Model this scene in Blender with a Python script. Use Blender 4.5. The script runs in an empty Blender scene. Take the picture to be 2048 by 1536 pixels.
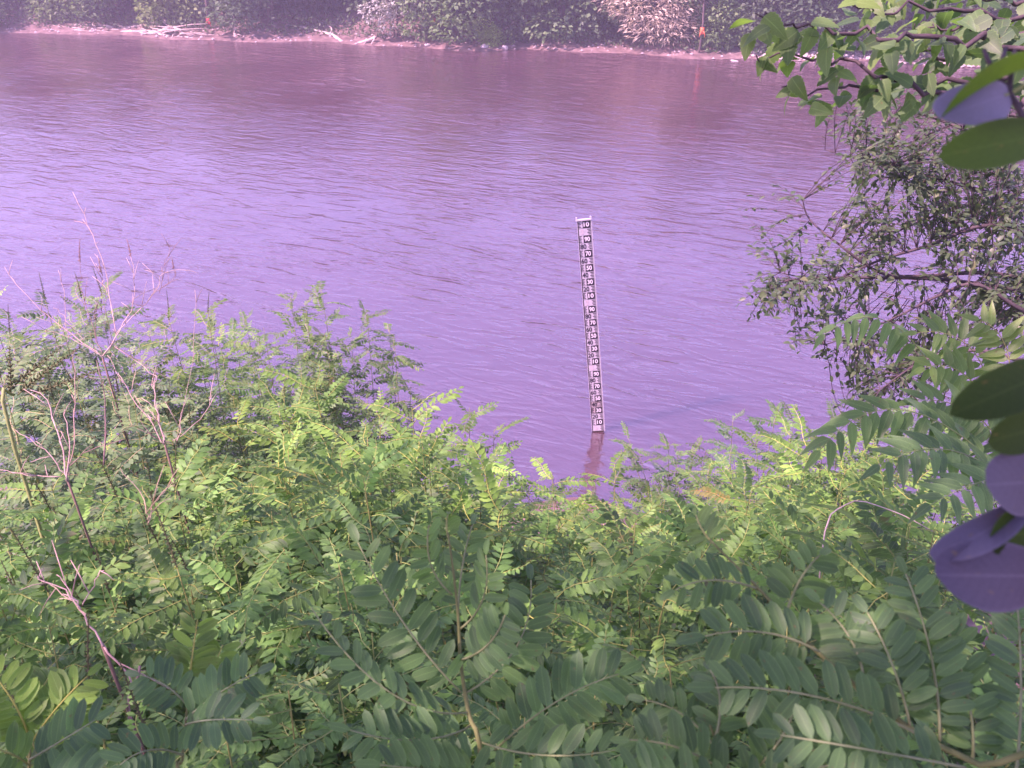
import bpy, math, random
import numpy as np
from mathutils import Vector, Matrix, noise

SC = bpy.context.scene
COL = SC.collection
rnd = random.Random(11)
R = math.radians

# ------------------------------------------------------------------ camera
CAM_H, F, PITCH = 7.12, 1796.0, R(30)
cd = bpy.data.cameras.new('camera')
cam = bpy.data.objects.new('camera', cd)
COL.objects.link(cam)
cam.location = (0, 0, CAM_H)
cam.rotation_euler = (math.pi / 2 - PITCH, 0, 0)
cd.sensor_width = 36.0
cd.lens = 36.0 * F / 2048.0
cd.clip_start, cd.clip_end = 0.05, 2000
cd.dof.use_dof = True
cd.dof.focus_distance = 6.0
cd.dof.aperture_fstop = (cd.lens / 1000) / 0.0023
SC.camera = cam

# ------------------------------------------------------------------ sky, sun, exposure
SUN_AZ, SUN_EL = R(-112), R(50)          # azimuth from +Y, negative = to the left
w = bpy.data.worlds.new('World')
SC.world = w
w.use_nodes = True
wn = w.node_tree.nodes
sky = wn.new('ShaderNodeTexSky')
sky.sky_type = 'NISHITA'
sky.sun_disc = False
sky.sun_elevation = SUN_EL
sky.sun_rotation = SUN_AZ
sky.air_density, sky.dust_density, sky.ozone_density = 1.0, 0.8, 2.6
bg = wn['Background']
bg.inputs['Strength'].default_value = 0.15
w.node_tree.links.new(sky.outputs[0], bg.inputs['Color'])
sd = bpy.data.lights.new('sun', 'SUN')
sun = bpy.data.objects.new('sun', sd)
COL.objects.link(sun)
sd.energy = 4.0
sd.angle = R(0.6)
sd.color = (1.0, 0.94, 0.86)
sv = Vector((math.sin(SUN_AZ) * math.cos(SUN_EL), math.cos(SUN_AZ) * math.cos(SUN_EL), math.sin(SUN_EL)))
sun.rotation_euler = sv.to_track_quat('Z', 'Y').to_euler()
vs = SC.view_settings
vs.view_transform, vs.look, vs.gamma, vs.use_curve_mapping = 'Standard', 'None', 1.0, False
vs.exposure = 1.5
vs.use_white_balance = True              # the camera's magenta colour cast
vs.white_balance_temperature = 6900
vs.white_balance_tint = 92
SC.cycles.max_bounces = 6
SC.cycles.transparent_max_bounces = 8
SC.cycles.use_denoising = True

# ------------------------------------------------------------------ pixel -> world helpers (photo pixels, 2048 x 1536)
CF = Vector((0, math.cos(PITCH), -math.sin(PITCH)))
CU = Vector((0, math.sin(PITCH), math.cos(PITCH)))
CO = Vector((0, 0, CAM_H))


def ray(px, py):
    return Vector(((px - 1024) / F, 0, 0)) + CU * ((768 - py) / F) + CF


def at(px, py, depth):
    return CO + ray(px, py) * depth


def at_y(px, py, y):
    r = ray(px, py)
    return CO + r * (y / r.y)


def at_z(px, py, z=0.0):
    r = ray(px, py)
    return CO + r * ((z - CAM_H) / r.z)


def far_shore(x):
    return 41.9 - 0.2 * max(-60, min(60, x)) + 0.35 * math.sin(x * 0.55) + 0.25 * math.sin(x * 1.3 + 1)


def near_shore(x):
    x = max(-12, min(14, x))
    return 8.9 + 0.30 * math.sin(x * 0.9 + 0.6) + 0.2 * math.sin(x * 2.1) + 0.02 * x * x * (1 if x < 0 else -0.5)


def gz(x, y):
    s, f = near_shore(x), far_shore(x)
    n = 0.10 * noise.noise(Vector((x * 0.8, y * 0.8, 3.1))) + 0.03 * noise.noise(Vector((x * 3, y * 3, 7.7)))
    if y < s:
        t = max(0.0, s - y)
        z = 0.59 * t if t < 9 else 5.31 + 0.04 * (t - 9)
        return z + n * min(1, t)
    if y < f:
        return -min(1.6, 0.5 * (y - s), 0.3 * (f - y)) - 0.02
    t = y - f
    z = 0.17 * min(t, 2.4) + 0.32 * max(0, min(t - 2.4, 5)) + 0.03 * max(0, t - 7.4)
    return z + n * min(1, t) * 1.2


# ------------------------------------------------------------------ object helpers
def link(o, parent=None):
    COL.objects.link(o)
    if parent is not None:
        o.parent = parent
    return o


def tag(o, label=None, cat=None, group=None, kind=None):
    if label:
        o['label'] = label
    if cat:
        o['category'] = cat
    if group:
        o['group'] = group
    if kind:
        o['kind'] = kind
    return o


def thing(name, loc, label, cat, group=None):
    o = bpy.data.objects.new(name, None)
    o.empty_display_size = 0.1
    link(o)
    o.location = loc
    return tag(o, label, cat, group)


class MB:
    """collects vertices, faces and uvs; build() links them as one mesh object, mesh() only makes the mesh"""

    def __init__(self):
        self.v, self.f, self.uv, self.mi = [], [], [], []

    def add(self, verts, faces, uvs=None, mi=0):
        k = len(self.v)
        self.v.extend(verts)
        self.f.extend([tuple(i + k for i in fc) for fc in faces])
        self.uv.extend(uvs if uvs is not None else [(0.5, 0.5)] * len(verts))
        self.mi.extend([mi] * len(faces))

    def mesh(self, name, mats, smooth=True):
        me = bpy.data.meshes.new(name)
        me.from_pydata([tuple(p) for p in self.v], [], self.f)
        for m in (mats if isinstance(mats, (list, tuple)) else [mats]):
            me.materials.append(m)
        ul = me.uv_layers.new(name='uv')
        li = np.empty(len(me.loops), dtype=np.int32)
        me.loops.foreach_get('vertex_index', li)
        ul.data.foreach_set('uv', np.asarray(self.uv, dtype=np.float32)[li].ravel())
        me.polygons.foreach_set('material_index', np.asarray(self.mi, dtype=np.int32))
        me.polygons.foreach_set('use_smooth', np.full(len(me.polygons), smooth))
        me.update()
        return me

    def build(self, name, mats, parent=None, smooth=True):
        return link(bpy.data.objects.new(name, self.mesh(name, mats, smooth)), parent)


def frame_along(d, up=Vector((0, 0, 1))):
    x = d.normalized()
    y = up.cross(x)
    if y.length < 1e-4:
        y = Vector((0, 1, 0)).cross(x)
    y.normalize()
    return x, y, x.cross(y)


def tube(mb, pts, r0, r1, sides=5, mi=0, cap=True):
    pts = [Vector(p) for p in pts]
    n = len(pts)
    vs_, fs, uv = [], [], []
    for i, p in enumerate(pts):
        d = pts[min(i + 1, n - 1)] - pts[max(i - 1, 0)]
        _, a, b = frame_along(d)
        r = r0 + (r1 - r0) * i / max(1, n - 1)
        for k in range(sides):
            t = 2 * math.pi * k / sides
            vs_.append(p + a * (r * math.cos(t)) + b * (r * math.sin(t)))
            uv.append((k / sides, i / max(1, n - 1)))
    for i in range(n - 1):
        for k in range(sides):
            k2 = (k + 1) % sides
            fs.append((i * sides + k, i * sides + k2, (i + 1) * sides + k2, (i + 1) * sides + k))
    if cap:
        fs.append(tuple(range(sides))[::-1])
        fs.append(tuple((n - 1) * sides + k for k in range(sides)))
    mb.add(vs_, fs, uv, mi)


def bez(p0, p1, p2, n):
    """quadratic curve that passes through p1 at its middle"""
    c = p1 * 2 - (p0 + p2) * 0.5
    return [p0 * ((1 - t) ** 2) + c * (2 * t * (1 - t)) + p2 * (t * t) for t in (i / n for i in range(n + 1))]


def smooth_path(pts, sub=4):
    pts = [Vector(p) for p in pts]
    if len(pts) < 3:
        return [pts[0].lerp(pts[-1], i / (sub * 2)) for i in range(sub * 2 + 1)]
    out = []
    for i in range(len(pts) - 1):
        p0, p1, p2, p3 = pts[max(i - 1, 0)], pts[i], pts[i + 1], pts[min(i + 2, len(pts) - 1)]
        for k in range(sub):
            t = k / sub
            out.append(0.5 * ((2 * p1) + (p2 - p0) * t + (2 * p0 - 5 * p1 + 4 * p2 - p3) * t * t + (3 * p1 - p0 - 3 * p2 + p3) * t ** 3))
    out.append(pts[-1])
    return out


def box(mb, c, s, mi=0):
    cx, cy, cz = c
    a, b, d = s[0] / 2, s[1] / 2, s[2] / 2
    v = [Vector((cx + i * a, cy + j * b, cz + k * d)) for i in (-1, 1) for j in (-1, 1) for k in (-1, 1)]
    f = [(0, 1, 3, 2), (4, 6, 7, 5), (0, 4, 5, 1), (2, 3, 7, 6), (0, 2, 6, 4), (1, 5, 7, 3)]
    mb.add(v, f, None, mi)


# ------------------------------------------------------------------ materials
def nodes_of(name):
    m = bpy.data.materials.new(name)
    m.use_nodes = True
    nt = m.node_tree
    nt.nodes.clear()
    out = nt.nodes.new('ShaderNodeOutputMaterial')
    return m, nt, out


def N(nt, typ, **kw):
    n = nt.nodes.new(typ)
    for k, v in kw.items():
        setattr(n, k, v)
    return n


def ramp(nt, src, stops):
    r = nt.nodes.new('ShaderNodeValToRGB')
    el = r.color_ramp.elements
    while len(el) < len(stops):
        el.new(0.5)
    for e, (p, c) in zip(el, stops):
        e.position = p
        e.color = (*c, 1) if len(c) == 3 else c
    nt.links.new(src, r.inputs[0])
    return r.outputs[0]


def mixc(nt, mode, fac, a, b):
    m = nt.nodes.new('ShaderNodeMix')
    m.data_type = 'RGBA'
    m.blend_type = mode
    for sock, v in ((m.inputs[0], fac), (m.inputs[6], a), (m.inputs[7], b)):
        if hasattr(v, 'is_linked') or hasattr(v, 'links'):
            nt.links.new(v, sock)
        elif isinstance(v, (int, float)):
            sock.default_value = v
        else:
            sock.default_value = (*v, 1)
    return m.outputs[2]


def mathn(nt, op, a, b=None, clamp=False):
    m = nt.nodes.new('ShaderNodeMath')
    m.operation = op
    m.use_clamp = clamp
    for sock, v in ((m.inputs[0], a), (m.inputs[1], b)):
        if v is None:
            continue
        if isinstance(v, (int, float)):
            sock.default_value = v
        else:
            nt.links.new(v, sock)
    return m.outputs[0]


def leaf_material(name, dark, light, trans=0.35, rough=0.45, spec=0.35, veins=True, tcol=None, back=None):
    """leaf blade: colour varies from leaf to leaf and blade to blade; midrib and pale margin from the blade's own uv"""
    m, nt, out = nodes_of(name)
    oi = N(nt, 'ShaderNodeObjectInfo')
    ge = N(nt, 'ShaderNodeNewGeometry')
    f = mathn(nt, 'ADD', mathn(nt, 'MULTIPLY', oi.outputs['Random'], 0.6), mathn(nt, 'MULTIPLY', ge.outputs['Random Per Island'], 0.4))
    c = ramp(nt, f, [(0.1, dark), (0.85, light)])
    c = mixc(nt, 'MULTIPLY', 1.0, c, oi.outputs['Color'])
    if veins:
        tc = N(nt, 'ShaderNodeUVMap')
        sp = N(nt, 'ShaderNodeSeparateXYZ')
        nt.links.new(tc.outputs[0], sp.inputs[0])
        d = mathn(nt, 'MULTIPLY', mathn(nt, 'ABSOLUTE', mathn(nt, 'SUBTRACT', sp.outputs[0], 0.5)), 2.0)
        rib = mathn(nt, 'SUBTRACT', 1.0, mathn(nt, 'MULTIPLY', d, 14.0), True)
        edge = mathn(nt, 'MULTIPLY', mathn(nt, 'SUBTRACT', d, 0.86), 7.0, True)
        side = N(nt, 'ShaderNodeTexWave', wave_type='BANDS', bands_direction='Y')
        side.inputs['Scale'].default_value = 3.2
        mp = N(nt, 'ShaderNodeCombineXYZ')
        nt.links.new(d, mp.inputs[0])
        nt.links.new(mathn(nt, 'SUBTRACT', sp.outputs[1], mathn(nt, 'MULTIPLY', d, 0.25)), mp.inputs[1])
        nt.links.new(mp.outputs[0], side.inputs['Vector'])
        c = mixc(nt, 'MIX', mathn(nt, 'MULTIPLY', side.outputs['Fac'], 0.05 * veins), c, tuple(min(1, x * 1.9 + 0.03) for x in light))
        c = mixc(nt, 'MIX', mathn(nt, 'MULTIPLY', mathn(nt, 'MAXIMUM', rib, mathn(nt, 'MULTIPLY', edge, 0.9)), 0.3 * veins), c, tuple(min(1, x * 2.2 + 0.04) for x in light))
    no = N(nt, 'ShaderNodeTexNoise')
    no.inputs['Scale'].default_value = 60
    tc2 = N(nt, 'ShaderNodeTexCoord')
    nt.links.new(tc2.outputs['Object'], no.inputs['Vector'])
    c = mixc(nt, 'MULTIPLY', 0.5, c, ramp(nt, no.outputs['Fac'], [(0.3, (0.6, 0.62, 0.55)), (0.7, (1.2, 1.2, 1.2))]))
    sp2 = N(nt, 'ShaderNodeTexNoise')
    sp2.inputs['Scale'].default_value = 7
    sp2.inputs['Detail'].default_value = 3
    ofs = N(nt, 'ShaderNodeVectorMath', operation='ADD')
    nt.links.new(tc2.outputs['Object'], ofs.inputs[0])
    cmb = N(nt, 'ShaderNodeCombineXYZ')
    nt.links.new(mathn(nt, 'MULTIPLY', oi.outputs['Random'], 40.0), cmb.inputs[0])
    nt.links.new(cmb.outputs[0], ofs.inputs[1])
    nt.links.new(ofs.outputs[0], sp2.inputs['Vector'])
    c = mixc(nt, 'MIX', mathn(nt, 'MULTIPLY', mathn(nt, 'MULTIPLY', mathn(nt, 'SUBTRACT', sp2.outputs['Fac'], 0.66), 14.0, True), 0.65), c, (0.17, 0.12, 0.045))
    if back is not None:
        c = mixc(nt, 'MIX', mathn(nt, 'MULTIPLY', ge.outputs['Backfacing'], 0.75), c, back)
    p = N(nt, 'ShaderNodeBsdfPrincipled')
    nt.links.new(c, p.inputs['Base Color'])
    p.inputs['Roughness'].default_value = rough
    p.inputs['Specular IOR Level'].default_value = spec
    t = N(nt, 'ShaderNodeBsdfTranslucent')
    tm = mixc(nt, 'MULTIPLY', 1.0, c, tcol or (1.35, 1.9, 0.7))
    nt.links.new(tm, t.inputs['Color'])
    ms = N(nt, 'ShaderNodeMixShader')
    ms.inputs[0].default_value = trans
    nt.links.new(p.outputs[0], ms.inputs[1])
    nt.links.new(t.outputs[0], ms.inputs[2])
    nt.links.new(ms.outputs[0], out.inputs[0])
    return m


def rough_material(name, c1, c2, scale=6.0, rough=0.85, bump=0.3, c3=None, stretch=None, spec=0.2, detail=6):
    m, nt, out = nodes_of(name)
    tc = N(nt, 'ShaderNodeTexCoord')
    mp = N(nt, 'ShaderNodeMapping')
    if stretch:
        mp.inputs['Scale'].default_value = stretch
    nt.links.new(tc.outputs['Object'], mp.inputs[0])
    no = N(nt, 'ShaderNodeTexNoise')
    no.inputs['Scale'].default_value = scale
    no.inputs['Detail'].default_value = detail
    no.inputs['Roughness'].default_value = 0.65
    nt.links.new(mp.outputs[0], no.inputs['Vector'])
    stops = [(0.32, c1), (0.66, c2)] if c3 is None else [(0.3, c1), (0.5, c2), (0.68, c3)]
    c = ramp(nt, no.outputs['Fac'], stops)
    oi = N(nt, 'ShaderNodeObjectInfo')
    c = mixc(nt, 'MULTIPLY', 1.0, c, oi.outputs['Color'])
    p = N(nt, 'ShaderNodeBsdfPrincipled')
    nt.links.new(c, p.inputs['Base Color'])
    p.inputs['Roughness'].default_value = rough
    p.inputs['Specular IOR Level'].default_value = spec
    b = N(nt, 'ShaderNodeBump')
    b.inputs['Strength'].default_value = bump
    b.inputs['Distance'].default_value = 0.02
    nt.links.new(no.outputs['Fac'], b.inputs['Height'])
    nt.links.new(b.outputs[0], p.inputs['Normal'])
    nt.links.new(p.outputs[0], out.inputs[0])
    return m


def water_material():
    m, nt, out = nodes_of('river_water')
    tc = N(nt, 'ShaderNodeTexCoord')
    h = None

    def layer(rot, sx, sy, scale, amp, ridge, dist=0.6, detail=2.0):
        nonlocal h
        mp = N(nt, 'ShaderNodeMapping')
        mp.vector_type = 'TEXTURE'
        mp.inputs['Rotation'].default_value = (0, 0, R(rot))
        mp.inputs['Scale'].default_value = (sx, sy, 1)
        nt.links.new(tc.outputs['Object'], mp.inputs[0])
        no = N(nt, 'ShaderNodeTexNoise')
        no.inputs['Scale'].default_value = scale
        no.inputs['Detail'].default_value = detail
        no.inputs['Roughness'].default_value = 0.5
        no.inputs['Distortion'].default_value = dist
        nt.links.new(mp.outputs[0], no.inputs['Vector'])
        v = no.outputs['Fac']
        if ridge:
            v = mathn(nt, 'SUBTRACT', 1.0, mathn(nt, 'ABSOLUTE', mathn(nt, 'MULTIPLY', mathn(nt, 'SUBTRACT', v, 0.5), 4.0)))
        v = mathn(nt, 'MULTIPLY', v, amp)
        h = v if h is None else mathn(nt, 'ADD', h, v)

    layer(-24, 4.0, 1.0, 1.5, 0.024, False, 0.8, 1.0)
    layer(-26, 3.2, 1.0, 2.9, 0.0135, True, 0.8, 1.5)
    layer(-14, 2.2, 1.0, 8.0, 0.0120, False, 0.6, 2.5)
    layer(-34, 1.9, 1.0, 19.0, 0.0055, False, 0.4, 2.0)
    gust = N(nt, 'ShaderNodeTexNoise')
    gust.inputs['Scale'].default_value = 0.22
    gust.inputs['Detail'].default_value = 2.5
    nt.links.new(tc.outputs['Object'], gust.inputs['Vector'])
    h = mathn(nt, 'MULTIPLY', h, ramp(nt, gust.outputs['Fac'], [(0.34, (0.5, 0.5, 0.5)), (0.6, (1.05, 1.05, 1.05))]))
    b = N(nt, 'ShaderNodeBump')
    b.inputs['Strength'].default_value = 1.0
    b.inputs['Distance'].default_value = 1.0
    nt.links.new(h, b.inputs['Height'])
    big = N(nt, 'ShaderNodeTexNoise')
    big.inputs['Scale'].default_value = 0.16
    big.inputs['Detail'].default_value = 3
    nt.links.new(tc.outputs['Object'], big.inputs['Vector'])
    c = ramp(nt, big.outputs['Fac'], [(0.3, (0.062, 0.031, 0.038)), (0.7, (0.078, 0.039, 0.046))])
    p = N(nt, 'ShaderNodeBsdfPrincipled')
    nt.links.new(c, p.inputs['Base Color'])
    p.inputs['Roughness'].default_value = 0.06
    p.subsurface_method = 'BURLEY'
    p.inputs['Subsurface Weight'].default_value = 1.0
    p.inputs['Subsurface Radius'].default_value = (0.8, 0.7, 0.6)
    p.inputs['Subsurface Scale'].default_value = 1.0
    p.inputs['IOR'].default_value = 3.1
    nt.links.new(b.outputs[0], p.inputs['Normal'])
    nt.links.new(p.outputs[0], out.inputs[0])
    return m


def plain(name, col, rough=0.6, spec=0.3):
    m, nt, out = nodes_of(name)
    no = N(nt, 'ShaderNodeTexNoise')
    no.inputs['Scale'].default_value = 22
    no.inputs['Detail'].default_value = 5
    tc = N(nt, 'ShaderNodeTexCoord')
    nt.links.new(tc.outputs['Object'], no.inputs['Vector'])
    c = mixc(nt, 'MULTIPLY', 1.0, ramp(nt, no.outputs['Fac'], [(0.3, tuple(x * 0.82 for x in col)), (0.6, col)]), (1, 1, 1))
    p = N(nt, 'ShaderNodeBsdfPrincipled')
    nt.links.new(c, p.inputs['Base Color'])
    p.inputs['Roughness'].default_value = rough
    p.inputs['Specular IOR Level'].default_value = spec
    nt.links.new(p.outputs[0], out.inputs[0])
    return m


M = {}
M['leaf'] = leaf_material('indigo_leaf', (0.034, 0.112, 0.036), (0.096, 0.250, 0.058), 0.38, 0.52, 0.32, back=(0.10, 0.16, 0.09))
M['sumac'] = leaf_material('long_leaflet', (0.055, 0.14, 0.045), (0.12, 0.25, 0.07), 0.42, 0.42, 0.4)
M['broad'] = leaf_material('broad_leaf', (0.045, 0.115, 0.045), (0.12, 0.235, 0.06), 0.45, 0.5, 0.35)
M['elm'] = leaf_material('small_leaf', (0.045, 0.095, 0.042), (0.125, 0.185, 0.075), 0.32, 0.45, 0.4, veins=False)
M['vine'] = leaf_material('smooth_leaf', (0.045, 0.105, 0.022), (0.065, 0.14, 0.028), 0.45, 0.6, 0.12, veins=0.3, tcol=(1.3, 1.8, 0.4))
M['vine_sky_sheen'] = leaf_material('sky_sheen_leaf', (0.16, 0.16, 0.175), (0.20, 0.20, 0.215), 0.15, 0.5, 0.3, veins=0.3, tcol=(1, 1, 1))  # sky reflection on smooth leaf undersides, painted in as a pale blade colour
M['far'] = leaf_material('far_leaf', (0.034, 0.080, 0.036), (0.115, 0.195, 0.075), 0.25, 0.55, 0.25, veins=False)
M['cream'] = leaf_material('cream_plume', (0.42, 0.37, 0.25), (0.66, 0.58, 0.42), 0.25, 0.7, 0.2, veins=False, tcol=(1.1, 1.1, 0.8))
M['white'] = leaf_material('whitish_leaf', (0.30, 0.33, 0.27), (0.60, 0.62, 0.52), 0.2, 0.6, 0.25, veins=False, tcol=(1.1, 1.2, 0.8))
M['dry'] = leaf_material('dry_leaf', (0.22, 0.11, 0.04), (0.40, 0.20, 0.07), 0.3, 0.7, 0.2, veins=False, tcol=(1.3, 1.0, 0.6))
M['stem'] = rough_material('green_stem', (0.15, 0.22, 0.06), (0.26, 0.33, 0.11), 30, 0.7, 0.2)
M['bark'] = rough_material('brown_bark', (0.055, 0.042, 0.036), (0.14, 0.105, 0.09), 9, 0.9, 0.6, stretch=(1, 1, 0.25))
M['twig'] = rough_material('dark_twig', (0.045, 0.035, 0.035), (0.10, 0.08, 0.075), 25, 0.85, 0.3)
M['dead'] = rough_material('bleached_wood', (0.32, 0.25, 0.20), (0.60, 0.50, 0.41), 14, 0.85, 0.4, stretch=(1, 1, 0.4))
M['spike'] = rough_material('seed_pod', (0.045, 0.06, 0.022), (0.11, 0.13, 0.045), 40, 0.7, 0.3)
M['dryspike'] = rough_material('dry_seed_pod', (0.16, 0.09, 0.07), (0.30, 0.19, 0.16), 40, 0.8, 0.3)
M['soil'] = rough_material('bank_soil', (0.085, 0.058, 0.050), (0.16, 0.108, 0.092), 3.2, 0.95, 0.7, c3=(0.25, 0.175, 0.15))
M['rock'] = rough_material('pale_rock', (0.34, 0.29, 0.26), (0.62, 0.55, 0.50), 5, 0.85, 0.5)
M['gravel'] = rough_material('pale_pebble', (0.24, 0.19, 0.175), (0.50, 0.42, 0.39), 8, 0.85, 0.3)
M['orange'] = plain('orange_tape', (0.85, 0.16, 0.05), 0.55)
M['red'] = plain('red_tape', (0.75, 0.07, 0.06), 0.55)
M['white_enamel'] = plain('white_enamel', (0.52, 0.52, 0.53), 0.35, 0.5)
M['black_enamel'] = plain('black_enamel', (0.022, 0.02, 0.03), 0.35, 0.5)
M['digit_white'] = plain('white_digit', (0.85, 0.85, 0.84), 0.4, 0.4)
M['faded'] = plain('faded_digit', (0.60, 0.52, 0.52), 0.4, 0.4)
M['grime'] = rough_material('muddy_enamel', (0.10, 0.075, 0.07), (0.55, 0.50, 0.48), 26, 0.7, 0.1)
M['steel'] = plain('galvanised_post', (0.28, 0.27, 0.27), 0.45, 0.5)
M['wetpost'] = rough_material('wet_post', (0.035, 0.025, 0.025), (0.08, 0.055, 0.05), 12, 0.3, 0.2)
M['water'] = water_material()

# ------------------------------------------------------------------ ground and water
def grid_obj(name, xs, ys, zf, mat):
    nx, ny = len(xs), len(ys)
    v = [(x, y, zf(x, y)) for y in ys for x in xs]
    f = [(j * nx + i, j * nx + i + 1, (j + 1) * nx + i + 1, (j + 1) * nx + i) for j in range(ny - 1) for i in range(nx - 1)]
    me = bpy.data.meshes.new(name)
    me.from_pydata(v, [], f)
    me.materials.append(mat)
    me.polygons.foreach_set('use_smooth', np.full(len(f), True))
    return tag(link(bpy.data.objects.new(name, me)), kind='structure')


xs = [-320, -220, -150, -100, -70] + [-50 + 1.0 * i for i in range(40)] + [-10 + 0.4 * i for i in range(50)] + [10 + 1.0 * i for i in range(41)] + [70, 100, 150, 220, 320]
ys = [-120, -60, -30, -15, -8] + [-4 + 0.4 * i for i in range(40)] + [13, 20, 27, 31] + [33 + 0.6 * i for i in range(46)] + [65, 72, 85, 110, 160, 240, 400]
grid_obj('ground', xs, ys, gz, M['soil'])
grid_obj('water', [-320, -40, -10, 10, 40, 320], [4, 12, 20, 30, 40, 62], lambda x, y: 0.0, M['water'])


# ------------------------------------------------------------------ leaf blades
def blade(L, W, st=4, kind='oblong', fold=0.25, droop=0.12, teeth=False, twist=0.0):
    """blade along +X, normal +Z; returns verts, faces, uvs"""
    v, f, uv = [Vector((0, 0, 0))], [], [(0.5, 0)]
    for i in range(1, st):
        t = i / st
        if kind == 'oblong':
            wd = (1 - abs(2 * t - 1) ** 2.6) ** 0.62
        elif kind == 'lance':
            wd = (math.sin(math.pi * t ** 0.62)) ** 0.9 * (1 - 0.25 * t)
        elif kind == 'ovate':
            wd = math.sin(math.pi * min(1, t ** 0.6)) ** 0.75 * (1.0 - 0.22 * t)
        elif kind == 'round':
            wd = (1 - abs(2 * t - 1) ** 2.3) ** 0.55
        else:  # elliptic
            wd = math.sin(math.pi * t ** 0.9) ** 0.8
        wd *= W / 2
        if teeth and i % 2 == 0:
            wd *= 0.86
        z = -droop * L * t * t
        e = fold * wd
        tw = twist * t
        for s in (-1, 0, 1):
            y, zz = s * wd, z + (e if s else 0)
            v.append(Vector((L * t, y * math.cos(tw) - (zz - z) * math.sin(tw), z + y * math.sin(tw) + (zz - z) * math.cos(tw))))
            uv.append((0.5 + s * 0.5, t))
    v.append(Vector((L, 0, -droop * L)))
    uv.append((0.5, 1))
    f += [(0, 2, 1), (0, 3, 2)]
    for i in range(st - 2):
        a = 1 + 3 * i
        f += [(a, a + 1, a + 4, a + 3), (a + 1, a + 2, a + 5, a + 4)]
    a, e = 1 + 3 * (st - 2), len(v) - 1
    f += [(a, a + 1, e), (a + 1, a + 2, e)]
    f = [tuple(reversed(q)) for q in f]
    return v, f, uv


def basis(x, z):
    """rotation whose X is x and whose Z is as near z as can be"""
    x = x.normalized()
    y = z.cross(x)
    if y.length < 1e-5:
        y = Vector((0, 1, 0.3)).cross(x)
    y.normalize()
    z = x.cross(y)
    return Matrix((x, y, z)).transposed()


def frond_mesh(name, L, pairs, ll, lw, droop, mats, rg, kind='oblong', st=3):
    mb = MB()
    pts = [Vector((L * s, 0.012 * math.sin(s * 5 + rg.random()), 0.05 * L * s - droop * L * s * s)) for s in (i / 6 for i in range(7))]
    tube(mb, pts, 0.0016, 0.0007, 3, 1, cap=False)
    path = lambda s: (lambda k, t: pts[k].lerp(pts[k + 1], t))(min(5, int(s * 6)), s * 6 - min(5, int(s * 6)))
    for i in range(pairs + 1):
        s = 0.14 + 0.86 * i / pairs
        p = path(min(0.999, s))
        tan = (path(min(0.999, s + 0.02)) - path(max(0, s - 0.05))).normalized()
        sides = (0,) if i == pairs else (-1, 1)
        size = 0.72 + 0.42 * math.sin(math.pi * min(1, 0.18 + 0.8 * i / pairs))
        for sd_ in sides:
            if sd_ and rg.random() < 0.04:
                continue
            ang = R(rg.uniform(58, 80)) * (1 - 0.25 * i / pairs)
            side = Vector((0, sd_, 0))
            d = tan * math.cos(ang) + side * math.sin(ang) if sd_ else tan
            d = d + Vector((0, 0, rg.uniform(-0.28, 0.12)))
            nz = Vector((-tan.z * 0.5, rg.uniform(-0.2, 0.2), 1)) + side * rg.uniform(-0.25, 0.1)
            m = basis(d, nz)
            k = size * rg.uniform(0.88, 1.1)
            v, f, uv = blade(ll * k, lw * k * rg.uniform(0.9, 1.1), st, kind, rg.uniform(0.05, 0.4), rg.uniform(0.0, 0.25))
            mb.add([m @ q + p for q in v], f, uv, 0)
    return mb.mesh(name, mats)


frg = random.Random(5)
FROND = [frond_mesh('leaf', 0.215 * k, pr, 0.039, 0.0155, dr, [M['leaf'], M['stem']], frg)
         for k, pr, dr in ((1, 10, 0.25), (1, 11, 0.4), (0.9, 9, 0.15), (1.1, 12, 0.5), (0.85, 9, 0.3), (1.05, 11, 0.1), (0.8, 8, 0.45), (1, 10, 0.6))]
YOUNG = [frond_mesh('leaf', 0.12 * k, 8, 0.022, 0.009, dr, [M['leaf'], M['stem']], frg) for k, dr in ((1, -0.15), (0.8, 0.2), (1.2, 0.1))]
LEAFLET = []
for i in range(5):
    mb = MB()
    v, f, uv = blade(1.0, 0.345 + 0.025 * (i % 3), 7, 'oblong', 0.10 + 0.07 * i, 0.05 + 0.05 * i, twist=(i - 2) * 0.12)
    mb.add(v, f, uv)
    LEAFLET.append(mb.mesh('leaflet', M['leaf']))
LANCE = []
for i in range(4):
    mb = MB()
    v, f, uv = blade(1.0, 0.30 + 0.02 * i, 7, 'lance', 0.15 + 0.06 * i, 0.10 + 0.10 * i, twist=(i - 1.5) * 0.15)
    mb.add(v, f, uv)
    LANCE.append(mb.mesh('leaflet', M['sumac']))
BROAD = []
for i in range(5):
    mb = MB()
    v, f, uv = blade(1.0, 0.66 + 0.05 * (i % 3), 15, 'ovate', 0.05 + 0.12 * (i % 4), 0.08 + 0.09 * i, teeth=True, twist=(i - 2) * 0.16)
    mb.add(v, f, uv)
    BROAD.append(mb.mesh('leaf', M['broad']))
SMOOTH = []
for i in (0, 1, 2, 3, 4, 5):
    mb = MB()
    v, f, uv = blade(1.0, 1.0, 22, 'round', 0.03 + 0.05 * (i % 4), 0.04 + 0.07 * (i % 4), twist=(i - 1.5) * 0.15)
    mb.add(v, f, uv)
    SMOOTH.append(mb.mesh('leaf', M['vine'] if i < 4 else M['vine_sky_sheen']))
ELM = []
for i in range(5):
    mb = MB()
    v, f, uv = blade(1.0, 0.46 + 0.03 * i, 4, 'elliptic', 0.1 + 0.08 * i, 0.1 + 0.08 * i)
    mb.add(v, f, uv)
    ELM.append(mb.mesh('leaf', M['elm']))


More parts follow.
